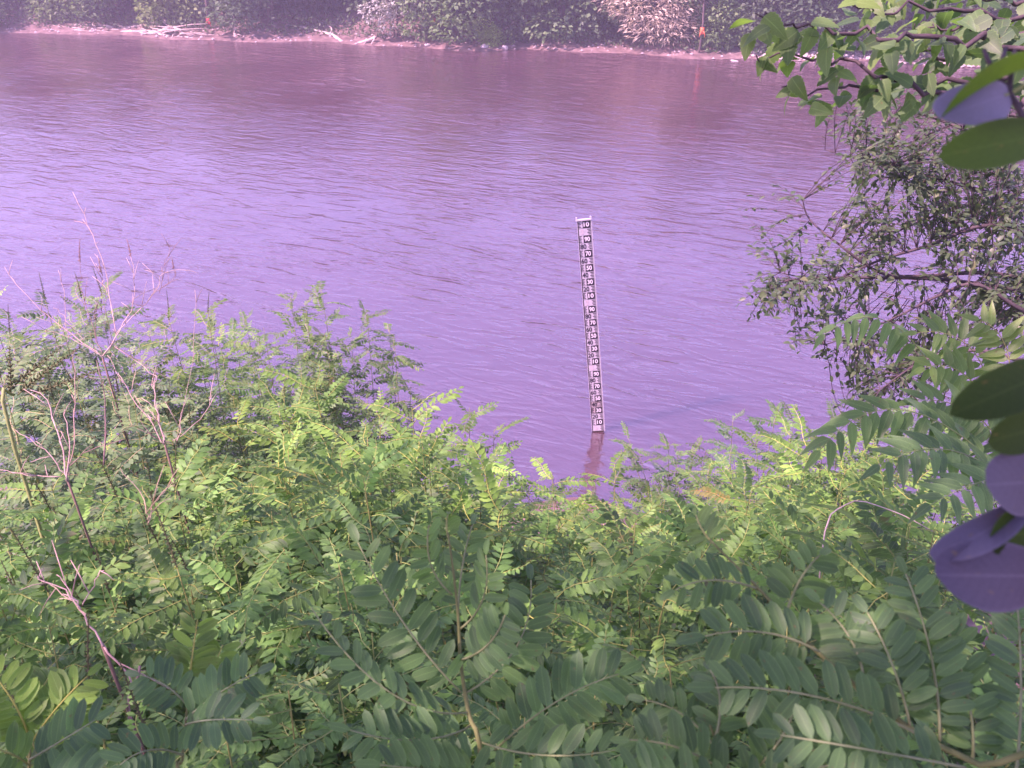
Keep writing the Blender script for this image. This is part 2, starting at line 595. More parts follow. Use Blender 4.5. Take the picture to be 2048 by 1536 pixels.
def put(mesh, name, parent, origin, p, rot, scale, color=None):
    """an object that shares MESH, placed in world space under PARENT (an unrotated object whose base is ORIGIN)"""
    o = bpy.data.objects.new(name, mesh)
    COL.objects.link(o)
    if parent is not None:
        o.parent = parent
    m = rot.to_4x4()
    s = scale if isinstance(scale, (tuple, list)) else (scale,) * 3
    m = Matrix.Translation(p - origin) @ m @ Matrix.Diagonal((*s, 1))
    o.matrix_basis = m
    if color:
        o.color = (*color, 1)
    return o


def seed_spike(parent, origin, p, d, L, mat, rg, rad=0.006):
    """an upright spike crowded with small pods"""
    mb = MB()
    bend = Vector((rg.uniform(-0.1, 0.1), rg.uniform(-0.1, 0.1), 0))
    pts = [p - origin + d * (L * t) + bend * (L * t * t) for t in (0, 0.25, 0.5, 0.75, 1)]
    tube(mb, pts, 0.0022, 0.001, 4)
    n = int(L / 0.0045)
    for i in range(n):
        t = 0.08 + 0.92 * i / n
        q = (p - origin) + d * (L * t) + bend * (L * t * t)
        x, a, b = frame_along(d)
        th = i * 2.4
        rdir = a * math.cos(th) + b * math.sin(th)
        e = (rdir + d * 0.8).normalized()
        r = rad * (1.15 - 0.75 * t)
        c = q + rdir * r * 0.7
        u1 = e.cross(d).normalized() * r * 0.45
        u2 = e.cross(u1).normalized() * r * 0.45
        vv = [c - e * r * 0.8, c + u1, c + u2, c - u1, c - u2, c + e * r]
        mb.add(vv, [(0, 2, 1), (0, 3, 2), (0, 4, 3), (0, 1, 4), (5, 1, 2), (5, 2, 3), (5, 3, 4), (5, 4, 1)])
    return mb.build('seed_spike', mat, parent, smooth=False)


# ------------------------------------------------------------------ shrubs of the thicket
def shrub(top, label, rg, stems=4, spread=0.35, leaf_scale=1.0, tint=(1, 1, 1), step=0.055, cover=0.75, spikes=0, group='leafy shrubs crowding the near bank', young=True, name='indigo_shrub', lmax=290, base=None):
    top = Vector(top)
    bx, by = (top.x + rg.uniform(-0.15, 0.15), top.y + rg.uniform(-0.05, 0.2)) if base is None else base
    bz = gz(bx, by) - 0.03
    o = Vector((bx, by, bz))
    root = thing(name, o, label, 'shrub', group)
    H = max(0.4, top.z - bz)
    n_leaf = 0
    for s in range(stems):
        a = 2 * math.pi * (s + rg.random() * 0.8) / stems
        out = spread * (0.25 if s == 0 else rg.uniform(0.7, 1.35))
        h = H * (1.0 if s == 0 else rg.uniform(0.72, 0.97))
        e = Vector((math.cos(a) * out, math.sin(a) * out * 0.8, h))
        if s == 0:
            e = top - o
        mid = Vector((e.x * 0.62 + rg.uniform(-.05, .05), e.y * 0.62 + rg.uniform(-.05, .05), h * 0.5))
        pts = smooth_path([Vector((rg.uniform(-.04, .04), rg.uniform(-.04, .04), 0)), mid * 0.5 + Vector((0, 0, h * .05)), mid, (mid + e) * 0.5 + Vector((e.x * 0.06, e.y * 0.06, 0)), e], 3)
        mb = MB()
        tube(mb, pts, 0.0065, 0.0012, 5)
        so = mb.build('stem', M['stem'], root)
        so.color = (rg.uniform(0.75, 1.1), 0.86, 0.7, 1)
        cum = [0.0]
        for p, q in zip(pts, pts[1:]):
            cum.append(cum[-1] + (q - p).length)
        tot = cum[-1]
        d = tot * (1 - cover)
        az = rg.random() * 6.28
        while d < tot and n_leaf < lmax:
            k = max(i for i in range(len(cum)) if cum[i] <= d)
            k = min(k, len(pts) - 2)
            p = pts[k].lerp(pts[k + 1], (d - cum[k]) / max(1e-6, cum[k + 1] - cum[k]))
            tan = (pts[k + 1] - pts[k]).normalized()
            rel = d / tot
            near_tip = max(0, (rel - 0.8) / 0.2)
            el = R(rg.uniform(-8, 34) + 22 * near_tip)
            hd = Vector((math.cos(az), math.sin(az), 0))
            # leaves lean out from the middle of the shrub and to the light
            oc = Vector((p.x, p.y, 0))
            if oc.length > 0.05:
                hd = (hd + oc.normalized() * 0.5)
            hd = (hd + Vector((-0.2, -0.12, 0))).normalized()
            x = hd * math.cos(el) + Vector((0, 0, 1)) * math.sin(el)
            z = Vector((rg.uniform(-.35, .35), rg.uniform(-.35, .35), 1.0))
            yg = young and near_tip > 0.8 and rg.random() < 0.6
            me = rg.choice(YOUNG if yg else FROND)
            sc = leaf_scale * rg.uniform(0.9, 1.3) * (1 - 0.15 * near_tip)
            b = rg.uniform(0.7, 1.32)
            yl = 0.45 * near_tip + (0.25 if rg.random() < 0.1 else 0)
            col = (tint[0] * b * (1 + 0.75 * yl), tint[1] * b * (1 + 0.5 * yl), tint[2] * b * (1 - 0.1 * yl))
            if rg.random() < 0.0016:
                col = (1.9, 0.75, 0.6)
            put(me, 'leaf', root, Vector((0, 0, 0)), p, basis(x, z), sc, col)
            n_leaf += 1
            az += 2.4 + rg.uniform(-.3, .3)
            d += step * 0.85 * rg.uniform(0.7, 1.3) * (1 - 0.35 * near_tip)
        if s < spikes:
            seed_spike(root, Vector((0, 0, 0)), e, Vector((rg.uniform(-.2, .2), rg.uniform(-.2, .2), 1)).normalized(), rg.uniform(0.12, 0.2), M['spike'], rg)
    return root


ORD = ['first', 'second', 'third', 'fourth', 'fifth', 'sixth', 'seventh', 'eighth', 'ninth', 'tenth', 'eleventh', 'twelfth', 'thirteenth', 'fourteenth', 'fifteenth', 'sixteenth', 'seventeenth', 'eighteenth', 'nineteenth', 'twentieth']
srg = random.Random(21)
PALE = (1.5, 1.1, 1.9)


def row(where, look, items, **kw):
    """items: (pixel x of the top, pixel y of the top, distance y), left to right"""
    for i, it in enumerate(items):
        px, py, Y = it[:3]
        opts = dict(kw)
        lk = look
        if len(it) > 3:
            opts.update(it[3])
            lk = opts.pop('look', look)
        lab = f'{lk}, {ORD[i]} from the left {where}'
        g = srg.uniform(-0.14, 0.14)
        bb = srg.uniform(0.82, 1.22)
        base_t = opts.pop('tint', (1, 1, 1))
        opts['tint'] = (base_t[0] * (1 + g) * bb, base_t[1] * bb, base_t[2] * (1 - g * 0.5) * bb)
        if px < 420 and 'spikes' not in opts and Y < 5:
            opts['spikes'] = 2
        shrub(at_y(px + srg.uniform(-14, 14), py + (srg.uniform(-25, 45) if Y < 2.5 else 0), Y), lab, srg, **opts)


# water's edge, small in view
row('in the row at the water edge', 'grey-green leafy shrub',
    [(20, 640, 6.2, dict(tint=PALE)), (150, 640, 6.0, dict(tint=PALE)), (290, 640, 6.3, dict(tint=PALE)), (420, 650, 6.2), (520, 655, 6.0), (600, 610, 5.8), (655, 570, 5.7, dict(look='tall open grey-green shrub', stems=5)), (730, 618, 5.8), (790, 655, 5.9, dict(stems=3)),
     (1105, 950, 7.0, dict(stems=3)), (1260, 995, 6.8, dict(stems=3)), (1345, 885, 6.6), (1405, 900, 6.4, dict(look='dark green bushy shrub')), (1545, 812, 5.6, dict(look='pale slender shrub', stems=3)), (1640, 870, 5.9), (1760, 830, 5.6), (1880, 820, 5.4)],
    stems=5, spread=0.42, leaf_scale=0.92, tint=(1.0, 0.95, 1.15), step=0.06, cover=0.72)
row('in the row behind the sunlit crest', 'leafy olive-green shrub',
    [(-20, 605, 4.2, dict(tint=PALE)), (80, 600, 4.4, dict(spikes=3, tint=PALE)), (215, 585, 4.6, dict(tint=PALE)), (330, 640, 4.5, dict(spikes=2)), (430, 690, 4.6), (520, 740, 4.7), (610, 770, 4.7), (720, 790, 5.0), (950, 815, 4.6, dict(look='small isolated grey-green shrub', stems=3, spread=.2)), (890, 975, 5.0), (1060, 1030, 5.2), (1310, 1030, 5.0), (1450, 985, 4.6), (1580, 930, 4.3), (1700, 895, 4.2), (1820, 870, 4.1), (1940, 850, 4.0)],
    stems=5, spread=0.42, tint=(1.05, 1.0, 0.9), step=0.058)
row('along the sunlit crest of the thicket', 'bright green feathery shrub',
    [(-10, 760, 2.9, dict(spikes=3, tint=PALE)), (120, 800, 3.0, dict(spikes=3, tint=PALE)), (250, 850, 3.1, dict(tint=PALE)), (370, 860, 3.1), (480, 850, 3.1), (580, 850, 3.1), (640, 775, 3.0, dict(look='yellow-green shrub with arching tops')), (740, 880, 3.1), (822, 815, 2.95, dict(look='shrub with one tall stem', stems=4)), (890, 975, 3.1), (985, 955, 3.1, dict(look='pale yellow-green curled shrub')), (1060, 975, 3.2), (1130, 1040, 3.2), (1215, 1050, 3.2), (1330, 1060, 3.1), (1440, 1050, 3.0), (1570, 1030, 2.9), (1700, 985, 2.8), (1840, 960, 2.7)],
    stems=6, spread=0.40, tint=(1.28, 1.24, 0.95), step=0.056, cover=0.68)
row('in the middle of the thicket', 'mid-green feathery shrub',
    [(-30, 950, 2.0), (110, 1000, 2.1), (240, 1020, 2.15), (350, 1000, 2.2), (450, 980, 2.2), (560, 960, 2.25), (660, 950, 2.25), (770, 960, 2.3), (880, 1010, 2.3), (980, 1060, 2.3), (1080, 1100, 2.35), (1180, 1120, 2.3), (1280, 1120, 2.3), (1400, 1110, 2.2), (1520, 1080, 2.1), (1660, 1060, 2.0), (1800, 1040, 2.0)],
    stems=6, spread=0.31, tint=(1.05, 1.12, 0.95), step=0.058, cover=0.62)
row('in the lower part of the thicket', 'deep green feathery shrub',
    [(-20, 1170, 1.4), (100, 1150, 1.45), (230, 1180, 1.5), (350, 1150, 1.5), (460, 1120, 1.55), (570, 1120, 1.55), (680, 1150, 1.5), (800, 1160, 1.55), (980, 1170, 1.55), (1110, 1200, 1.55), (1230, 1200, 1.55), (1340, 1220, 1.5), (1470, 1230, 1.45), (1620, 1200, 1.4), (1780, 1150, 1.4), (1900, 1120, 1.45), (2040, 1120, 1.4)],
    stems=5, spread=0.25, tint=(1.0, 1.06, 0.92), step=0.062, cover=0.6, leaf_scale=0.95)
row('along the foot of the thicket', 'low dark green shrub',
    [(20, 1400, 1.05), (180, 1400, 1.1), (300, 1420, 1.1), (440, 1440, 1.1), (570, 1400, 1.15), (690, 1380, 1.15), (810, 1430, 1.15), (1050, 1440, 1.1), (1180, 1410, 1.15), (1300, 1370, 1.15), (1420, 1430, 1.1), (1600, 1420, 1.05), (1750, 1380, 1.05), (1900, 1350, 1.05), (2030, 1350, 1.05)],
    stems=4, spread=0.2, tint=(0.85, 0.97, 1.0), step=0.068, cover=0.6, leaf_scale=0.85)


# ------------------------------------------------------------------ near plants with every leaflet built
def pinnate(parent, origin, pts, up, pairs, ll, meshes, rg, color=(1, 1, 1), ang=(62, 82), hang=0.0, lift=0.0, jitter=0.12, stem_mat=None, r0=0.0016, start=0.12, width=1.0):
    """one compound leaf along world points: the rachis is the part, each leaflet a sub-part"""
    n = len(pts)
    mb = MB()
    tube(mb, [p - origin for p in pts], r0, r0 * 0.5, 4)
    leaf = mb.build('leaf', stem_mat or M['stem'], parent)
    leaf.color = (*color, 1)
    for i in range(pairs + 1):
        s = min(1.0, max(0.02, start + (1 - start) * (i + (rg.uniform(-.22, .22) if i < pairs else 0)) / pairs))
        k = min(n - 2, int(s * (n - 1)))
        p = pts[k].lerp(pts[k + 1], s * (n - 1) - k)
        tan = (pts[k + 1] - pts[k]).normalized()
        sidev = up.cross(tan).normalized()
        size = 0.74 + 0.36 * math.sin(math.pi * min(1, 0.15 + 0.85 * i / pairs))
        for sg in ((0,) if i == pairs else (-1, 1)):
            if sg and rg.random() < 0.06:
                continue
            a = R(rg.uniform(*ang)) * (1 - 0.3 * i / pairs)
            d = (tan * math.cos(a) + sidev * (sg * math.sin(a))) if sg else tan.copy()
            d += Vector((0, 0, -hang)) + up * (lift * abs(sg)) + Vector((rg.uniform(-1, 1), rg.uniform(-1, 1), rg.uniform(-1, 1))) * jitter
            nz = up + Vector((rg.uniform(-1, 1), rg.uniform(-1, 1), rg.uniform(-1, 1))) * 0.22
            b = rg.uniform(0.88, 1.14)
            sc = ll * 0.86 * size * rg.uniform(0.9, 1.1)
            put(rg.choice(meshes), 'leaflet', leaf, origin, p + sidev * (sg * 0.001), basis(d, nz), (sc, sc * width, sc), tuple(c * b for c in color))
    return leaf


def near_plant(name, label, cat, stem_px, fronds, rg, color=(1, 1, 1), r=0.0030, group=None, meshes=LEAFLET, stem_mat=None):
    """stem_px: (px, py, depth) from the low end to the tip; fronds: dict(p=[(px,py,depth) x3], ll, pairs, ...)"""
    path = [at(*q) for q in stem_px]
    b = path[0]
    foot = Vector((b.x + rg.uniform(-.05, .05), b.y - 0.05, 0))
    foot.z = gz(foot.x, foot.y) - 0.02
    root = thing(name, foot, label, cat, group)
    pts = smooth_path([foot, foot.lerp(b, 0.5) + Vector((0.01, 0.0, 0))] + path, 4)
    mb = MB()
    tube(mb, [p - foot for p in pts], r * 1.3, r * 0.35, 6)
    mb.build('stem', stem_mat or M['stem'], root).color = (0.62, 0.60, 0.55, 1)
    for fr in fronds:
        a, m_, c = [at(*q) for q in fr['p']]
        up = fr.get('up')
        cp = bez(a, m_, c, 10)
        if up is None:
            up = (CO - m_).normalized() * 0.55 + Vector((0, 0, 1)) * 0.75
        up = Vector(up).normalized()
        k = dict(color=tuple(x * y for x, y in zip(color, fr.get('c', (1, 1, 1)))))
        for q in ('ang', 'hang', 'lift', 'jitter', 'width', 'start'):
            if q in fr:
                k[q] = fr[q]
        pinnate(root, foot, cp, up, fr.get('pairs', 10), fr.get('ll', 0.038), meshes, rg, stem_mat=stem_mat, **k)
    return root


nrg = random.Random(3)
FACE = lambda px, py, tilt=0.0: ((CO - at(px, py, 1.0)).normalized() + Vector((0, 0, tilt))).normalized()
near_plant('indigo_plant', 'tall young plant with oval leaflets standing alone before the middle of the thicket', 'plant',
           [(965, 1560, 1.10), (938, 1430, 1.12), (922, 1330, 1.14), (916, 1230, 1.15), (905, 1130, 1.16), (895, 1065, 1.17)],
           [dict(p=[(922, 1385, 1.13), (810, 1250, 1.12), (716, 1085, 1.15)], pairs=10, ll=.046, up=FACE(800, 1250, .3)),
            dict(p=[(935, 1425, 1.12), (780, 1385, 1.04), (622, 1215, 1.06)], pairs=12, ll=.044, up=(0.55, 0.1, 0.8), c=(.9, .95, 1.05)),
            dict(p=[(925, 1390, 1.13), (1035, 1290, 1.2), (1062, 1160, 1.28)], pairs=10, ll=.047, up=FACE(1040, 1290, .2)),
            dict(p=[(990, 1500, 1.10), (1110, 1405, 1.06), (1238, 1348, 1.05)], pairs=11, ll=.049, up=FACE(1130, 1400, .5), c=(.95, 1, 1)),
            dict(p=[(916, 1230, 1.15), (925, 1130, 1.2), (945, 1050, 1.25)], pairs=8, ll=.034, up=FACE(920, 1150, 0)),
            dict(p=[(917, 1260, 1.15), (965, 1200, 1.12), (972, 1110, 1.1)], pairs=8, ll=.036, up=(-.6, -.6, .4)),
            dict(p=[(905, 1190, 1.16), (862, 1130, 1.14), (858, 1050, 1.12)], pairs=8, ll=.034, up=(.7, -.5, .4)),
            dict(p=[(945, 1450, 1.12), (840, 1480, 1.02), (700, 1460, .98)], pairs=10, ll=.042, up=FACE(800, 1460, .4), c=(.9, .95, 1.05)),
            dict(p=[(950, 1480, 1.10), (1080, 1510, 1.0), (1230, 1500, .95)], pairs=10, ll=.042, up=FACE(1080, 1500, .6)),
            dict(p=[(922, 1320, 1.14), (975, 1290, 1.06), (1010, 1230, 1.0)], pairs=8, ll=.036, up=(-.3, -.7, .6)),
            dict(p=[(960, 1540, 1.09), (880, 1540, 1.0), (760, 1530, .95)], pairs=9, ll=.042, up=FACE(880, 1530, .6)),
            dict(p=[(897, 1075, 1.17), (893, 1050, 1.18), (896, 1030, 1.2)], pairs=5, ll=.024, up=FACE(890, 1040, 0), c=(1.3, 1.2, .8))],
           nrg, color=(0.95, 0.96, 1.12))
near_plant('indigo_plant', 'large arching plant with rows of oval leaflets, lower right corner, lit from behind', 'plant',
           [(2080, 1590, .80), (1960, 1530, .80), (1840, 1470, .82), (1710, 1370, .83), (1610, 1280, .86), (1530, 1190, .9), (1470, 1130, .94), (1420, 1080, .97)],
           [dict(p=[(1840, 1470, .82), (1640, 1395, .78), (1430, 1375, .78)], pairs=11, ll=.040, up=FACE(1640, 1390, .5)),
            dict(p=[(1880, 1480, .82), (1862, 1310, .84), (1812, 1148, .88)], pairs=13, ll=.036, up=FACE(1860, 1300, .3)),
            dict(p=[(1820, 1450, .82), (1785, 1330, .83), (1735, 1225, .86)], pairs=10, ll=.037, up=FACE(1790, 1320, .3)),
            dict(p=[(1730, 1380, .83), (1705, 1285, .85), (1640, 1205, .88)], pairs=9, ll=.036, up=FACE(1700, 1280, .3)),
            dict(p=[(1945, 1520, .82), (1935, 1390, .83), (1880, 1215, .86)], pairs=12, ll=.033, up=FACE(1930, 1380, .4), c=(.95, 1, .9)),
            dict(p=[(2030, 1560, .80), (2042, 1390, .82), (2034, 1200, .84)], pairs=13, ll=.036, up=FACE(2030, 1380, .3), c=(.9, .95, 1.05)),
            dict(p=[(1640, 1305, .85), (1530, 1265, .84), (1410, 1272, .84)], pairs=8, ll=.040, up=FACE(1530, 1265, .4)),
            dict(p=[(1570, 1235, .88), (1600, 1160, .92), (1640, 1110, .96)], pairs=8, ll=.036, up=FACE(1600, 1160, .4), c=(1.1, 1.1, .9)),
            dict(p=[(1520, 1180, .91), (1430, 1160, .9), (1350, 1180, .9)], pairs=8, ll=.030, up=(.2, -.5, .8)),
            dict(p=[(1425, 1085, .97), (1405, 1060, .98), (1392, 1030, 1.0)], pairs=5, ll=.026, up=(-.5, -.5, .5), c=(1.25, 1.15, .8)),
            dict(p=[(1930, 1535, .78), (1740, 1500, .74), (1560, 1470, .74)], pairs=10, ll=.036, up=FACE(1740, 1500, .5), c=(.9, .95, 1))],
           nrg, color=(0.92, 0.92, 1.14))
near_plant('indigo_plant', 'low plant with rounded leaflets at the bottom edge, left of the arching plant', 'plant',
           [(1500, 1620, .86), (1470, 1560, .86), (1440, 1500, .87), (1420, 1450, .88)],
           [dict(p=[(1470, 1560, .86), (1370, 1500, .84), (1260, 1480, .85)], pairs=9, ll=.036, up=FACE(1370, 1500, .4)),
            dict(p=[(1480, 1570, .86), (1560, 1480, .84), (1590, 1400, .86)], pairs=9, ll=.034, up=FACE(1560, 1480, .4)),
            dict(p=[(1450, 1530, .87), (1380, 1440, .9), (1290, 1400, .93)], pairs=9, ll=.034, up=FACE(1380, 1430, .4)),
            dict(p=[(1490, 1590, .84), (1610, 1540, .80), (1740, 1530, .78)], pairs=9, ll=.036, up=FACE(1610, 1530, .5)),
            dict(p=[(1430, 1480, .87), (1440, 1400, .9), (1420, 1340, .94)], pairs=8, ll=.032, up=FACE(1440, 1400, .3)),
            dict(p=[(1480, 1590, .84), (1350, 1560, .80), (1220, 1550, .80)], pairs=9, ll=.036, up=FACE(1350, 1550, .5))],
           nrg, color=(0.95, 0.94, 1.12))
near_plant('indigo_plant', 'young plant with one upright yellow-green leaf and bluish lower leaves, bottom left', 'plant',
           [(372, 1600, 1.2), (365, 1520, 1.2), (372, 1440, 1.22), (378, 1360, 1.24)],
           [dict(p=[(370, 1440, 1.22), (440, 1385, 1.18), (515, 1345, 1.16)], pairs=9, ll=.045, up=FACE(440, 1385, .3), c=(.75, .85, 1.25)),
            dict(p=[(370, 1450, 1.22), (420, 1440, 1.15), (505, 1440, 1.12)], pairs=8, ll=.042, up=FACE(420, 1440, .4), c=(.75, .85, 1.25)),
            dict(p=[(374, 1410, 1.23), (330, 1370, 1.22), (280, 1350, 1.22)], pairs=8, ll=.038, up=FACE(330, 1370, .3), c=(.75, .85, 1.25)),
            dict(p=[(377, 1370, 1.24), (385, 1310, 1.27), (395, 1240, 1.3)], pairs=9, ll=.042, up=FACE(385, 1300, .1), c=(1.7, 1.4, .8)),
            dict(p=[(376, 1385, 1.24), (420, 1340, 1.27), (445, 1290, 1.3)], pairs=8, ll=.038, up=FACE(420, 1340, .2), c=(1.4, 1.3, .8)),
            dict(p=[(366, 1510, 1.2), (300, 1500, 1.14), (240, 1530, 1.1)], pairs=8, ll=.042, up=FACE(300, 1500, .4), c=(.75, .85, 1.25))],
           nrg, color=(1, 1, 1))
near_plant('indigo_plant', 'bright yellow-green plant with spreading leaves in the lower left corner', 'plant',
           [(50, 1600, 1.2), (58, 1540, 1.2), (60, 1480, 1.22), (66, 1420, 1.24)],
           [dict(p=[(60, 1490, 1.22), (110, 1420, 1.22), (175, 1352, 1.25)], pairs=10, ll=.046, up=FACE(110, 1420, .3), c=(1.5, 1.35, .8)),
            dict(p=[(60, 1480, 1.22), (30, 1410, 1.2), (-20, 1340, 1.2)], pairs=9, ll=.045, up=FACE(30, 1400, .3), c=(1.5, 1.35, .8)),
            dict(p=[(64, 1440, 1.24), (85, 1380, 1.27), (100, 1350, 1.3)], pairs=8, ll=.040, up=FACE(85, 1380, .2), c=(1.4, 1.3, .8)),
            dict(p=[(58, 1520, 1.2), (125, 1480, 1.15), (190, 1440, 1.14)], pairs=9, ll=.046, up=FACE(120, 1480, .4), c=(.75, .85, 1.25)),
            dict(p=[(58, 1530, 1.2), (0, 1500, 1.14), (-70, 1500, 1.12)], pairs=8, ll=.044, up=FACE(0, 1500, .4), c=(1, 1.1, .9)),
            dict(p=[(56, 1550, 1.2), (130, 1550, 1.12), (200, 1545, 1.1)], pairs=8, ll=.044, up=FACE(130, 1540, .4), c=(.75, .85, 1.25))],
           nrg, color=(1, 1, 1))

# long-leafleted saplings on the right
SAP = [dict(p=[(1890, 790, 2.35), (1780, 645, 2.3), (1650, 668, 2.25)], pairs=11, ll=.085, hang=.55, ang=(55, 75), up=(.1, -.3, 1), c=(.95, 1.05, 1.1)),
       dict(p=[(1985, 800, 2.3), (1935, 690, 2.3), (1835, 665, 2.28)], pairs=10, ll=.085, hang=.15, up=(-.4, -.6, .8)),
       dict(p=[(2020, 790, 2.2), (2010, 690, 2.2), (1960, 640, 2.2)], pairs=9, ll=.08, hang=.1, up=(-.5, -.6, .7), c=(1.2, 1.0, .9)),
       dict(p=[(2000, 850, 2.3), (1930, 750, 2.25), (1850, 735, 2.2)], pairs=9, ll=.085, hang=.1, up=(-.3, -.7, .8), c=(1.1, 1.1, .9))]
near_plant('sapling', 'sapling with arching leaves of long pointed leaflets below the small-leaved tree', 'sapling',
           [(2060, 1000, 2.25), (2030, 900, 2.3), (2000, 830, 2.32), (1990, 760, 2.34)], SAP, nrg, color=(1.1, 1.08, 1.0), r=.006, meshes=LANCE)
SAP2 = [dict(p=[(2010, 950, 1.9), (1810, 820, 1.8), (1640, 900, 1.72)], pairs=13, ll=.085, hang=.30, ang=(50, 72), up=(.0, -.4, 1), c=(1.0, 1.08, .95)),
        dict(p=[(2020, 970, 1.9), (1900, 900, 1.75), (1760, 930, 1.65)], pairs=12, ll=.08, hang=.12, up=(-.1, -.5, 1), c=(.85, .95, 1.1)),
        dict(p=[(2030, 940, 1.95), (1950, 830, 1.95), (1830, 800, 1.9)], pairs=12, ll=.085, hang=.12, up=(-.1, -.6, .9)),
        dict(p=[(2040, 980, 1.9), (1980, 960, 1.7), (1860, 1010, 1.6)], pairs=11, ll=.078, hang=.12, up=(-.1, -.5, 1), c=(.85, .95, 1.1)),
        dict(p=[(2045, 960, 1.92), (2040, 850, 1.95), (2010, 780, 2.0)], pairs=10, ll=.08, hang=.1, up=(-.6, -.5, .6))]
near_plant('sapling', 'sapling with wide fans of long drooping leaflets beside the dark near leaves', 'sapling',
           [(2080, 1150, 1.85), (2055, 1050, 1.9), (2040, 960, 1.92)], SAP2, nrg, color=(0.95, 1.0, 1.0), r=.006, meshes=LANCE)

# ------------------------------------------------------------------ broad-leaved tree whose branch ends hang in from the right
brg = random.Random(8)
tfoot = Vector((2.9, 1.7, 0))
tfoot.z = gz(tfoot.x, tfoot.y) - .05
bt = thing('broadleaf_tree', tfoot, 'broad-leaved tree whose branch ends hang in front of the far bank, upper right', 'tree')
fork = Vector((2.45, 2.05, 7.6))
mb = MB()
tube(mb, [p - tfoot for p in smooth_path([tfoot, Vector((2.85, 1.75, 5.2)), Vector((2.65, 1.9, 6.6)), fork, Vector((2.3, 2.1, 9.2)), Vector((2.2, 2.3, 10.8))], 4)], .11, .03, 9)
mb.build('trunk', M['bark'], bt)
TW = [([(2100, 70), (1960, 90), (1800, 72), (1690, 62), (1600, 48), (1518, 36)], 2.0, 1.75), ([(2100, 160), (1900, 185), (1760, 148), (1640, 122), (1512, 122)], 2.05, 1.85),
      ([(2100, 130), (1920, 160), (1800, 165), (1690, 178), (1560, 186)], 2.1, 1.9), ([(2100, 10), (1930, 22), (1800, 18), (1700, 28)], 2.2, 2.05),
      ([(2100, 100), (1940, 112), (1840, 105), (1740, 92)], 2.25, 2.1), ([(2110, -20), (1980, 0), (1860, -15), (1760, -5)], 2.3, 2.2), ([(2100, 50), (2000, 62), (1900, 45), (1830, 50)], 2.15, 2.05)]
for ti, (poly, d0, d1) in enumerate(TW):
    n = len(poly)
    path = [at(px, py, d0 + (d1 - d0) * i / (n - 1)) for i, (px, py) in enumerate(poly)]
    pts = smooth_path([fork, fork.lerp(path[0], .6) + Vector((0, 0, .08))] + path, 5)
    pts = pts[:8] + [p + Vector((brg.gauss(0, .006), brg.gauss(0, .02), brg.gauss(0, .008))) for p in pts[8:]]
    mb = MB()
    tube(mb, [p - tfoot for p in pts], .010, .0016, 5)
    mb.build('branch', M['twig'], bt)
    k0 = 10
    side = 1
    for k in range(k0, len(pts)):
        for rep in range(2):
            p = pts[k].lerp(pts[k - 1], rep / 2)
            tan = (pts[k] - pts[k - 1]).normalized()
            side = -side
            lateral = tan.cross(Vector((0, 0, 1))).normalized()
            d = tan * brg.uniform(-.1, 1.0) + lateral * (side * brg.uniform(.1, 1.1)) + Vector((0, 0, brg.uniform(-1.0, .15)))
            nz = Vector((brg.uniform(-.8, .6), brg.uniform(-1.2, .5), brg.uniform(.4, 1.0)))
            p = p + Vector((brg.gauss(0, .012), brg.gauss(0, .02), brg.gauss(-.006, .014)))
            tip = (k - k0) / (len(pts) - k0)
            L = brg.uniform(.040, .074) * (1 - .15 * tip)
            y = max(0, tip - .55) * 1.6
            b = brg.uniform(.8, 1.2)
            dry = brg.random() < .0
            col = (2.6 * b, .8 * b, .6) if dry else ((.85 + .6 * y) * b, (.9 + .4 * y) * b, (1.15 - .2 * y) * b)
            put(brg.choice(BROAD), 'leaf', bt, tfoot, p, basis(d, nz), L, col)

# crown above the frame
def crown_mesh(name, blobs, n, size, mat, rg, flat=0.6, elong=1.5):
    mb = MB()
    tot = sum(b[3] * b[4] * b[5] for b in blobs)
    for (cx, cy, cz, rx, ry, rz) in blobs:
        for _ in range(int(n * rx * ry * rz / tot)):
            while True:
                q = Vector((rg.uniform(-1, 1), rg.uniform(-1, 1), rg.uniform(-1, 1)))
                if 0.15 < q.length < 1:
                    break
            q *= (q.length ** -0.35)
            p = Vector((cx + q.x * rx, cy + q.y * ry, cz + q.z * rz))
            d = (Vector((q.x, q.y, q.z * .3)) + Vector((rg.gauss(0, .6), rg.gauss(0, .6), rg.gauss(-.25, .4)))).normalized()
            z = Vector((rg.gauss(0, flat), rg.gauss(0, flat), 1))
            m = basis(d, z)
            L = size * rg.uniform(.6, 1.25)
            W = L / elong
            v = [Vector((0, 0, 0)), Vector((L * .45, W / 2, L * .05)), Vector((L, 0, -L * .1)), Vector((L * .45, -W / 2, L * .05))]
            mb.add([m @ a + p for a in v], [(0, 3, 2, 1)], [(0.5, 0), (1, .5), (.5, 1), (0, .5)])
    return mb.mesh(name, mat)


crg = random.Random(14)
put(crown_mesh('crown', [(0, 0, 0, 1.5, 1.3, 1.1), (.5, -.8, .8, 1.2, 1.2, 1.0), (-.4, .6, 1.0, 1.0, 1.0, .8)], 2600, .09, M['broad'], crg), 'crown', bt, tfoot, Vector((2.3, 1.9, 10.2)), Matrix.Identity(3), 1.0)
for i in range(5):   # limbs that carry the crown
    mb = MB()
    e = Vector((2.3 + crg.uniform(-1, 1), 1.9 + crg.uniform(-1, 1), 10.2 + crg.uniform(-.2, 1)))
    tube(mb, [p - tfoot for p in smooth_path([Vector((2.35, 2.1, 8.6)), Vector((2.3, 2.1, 9.0)).lerp(e, .5), e], 3)], .03, .008, 5)
    mb.build('branch', M['bark'], bt)

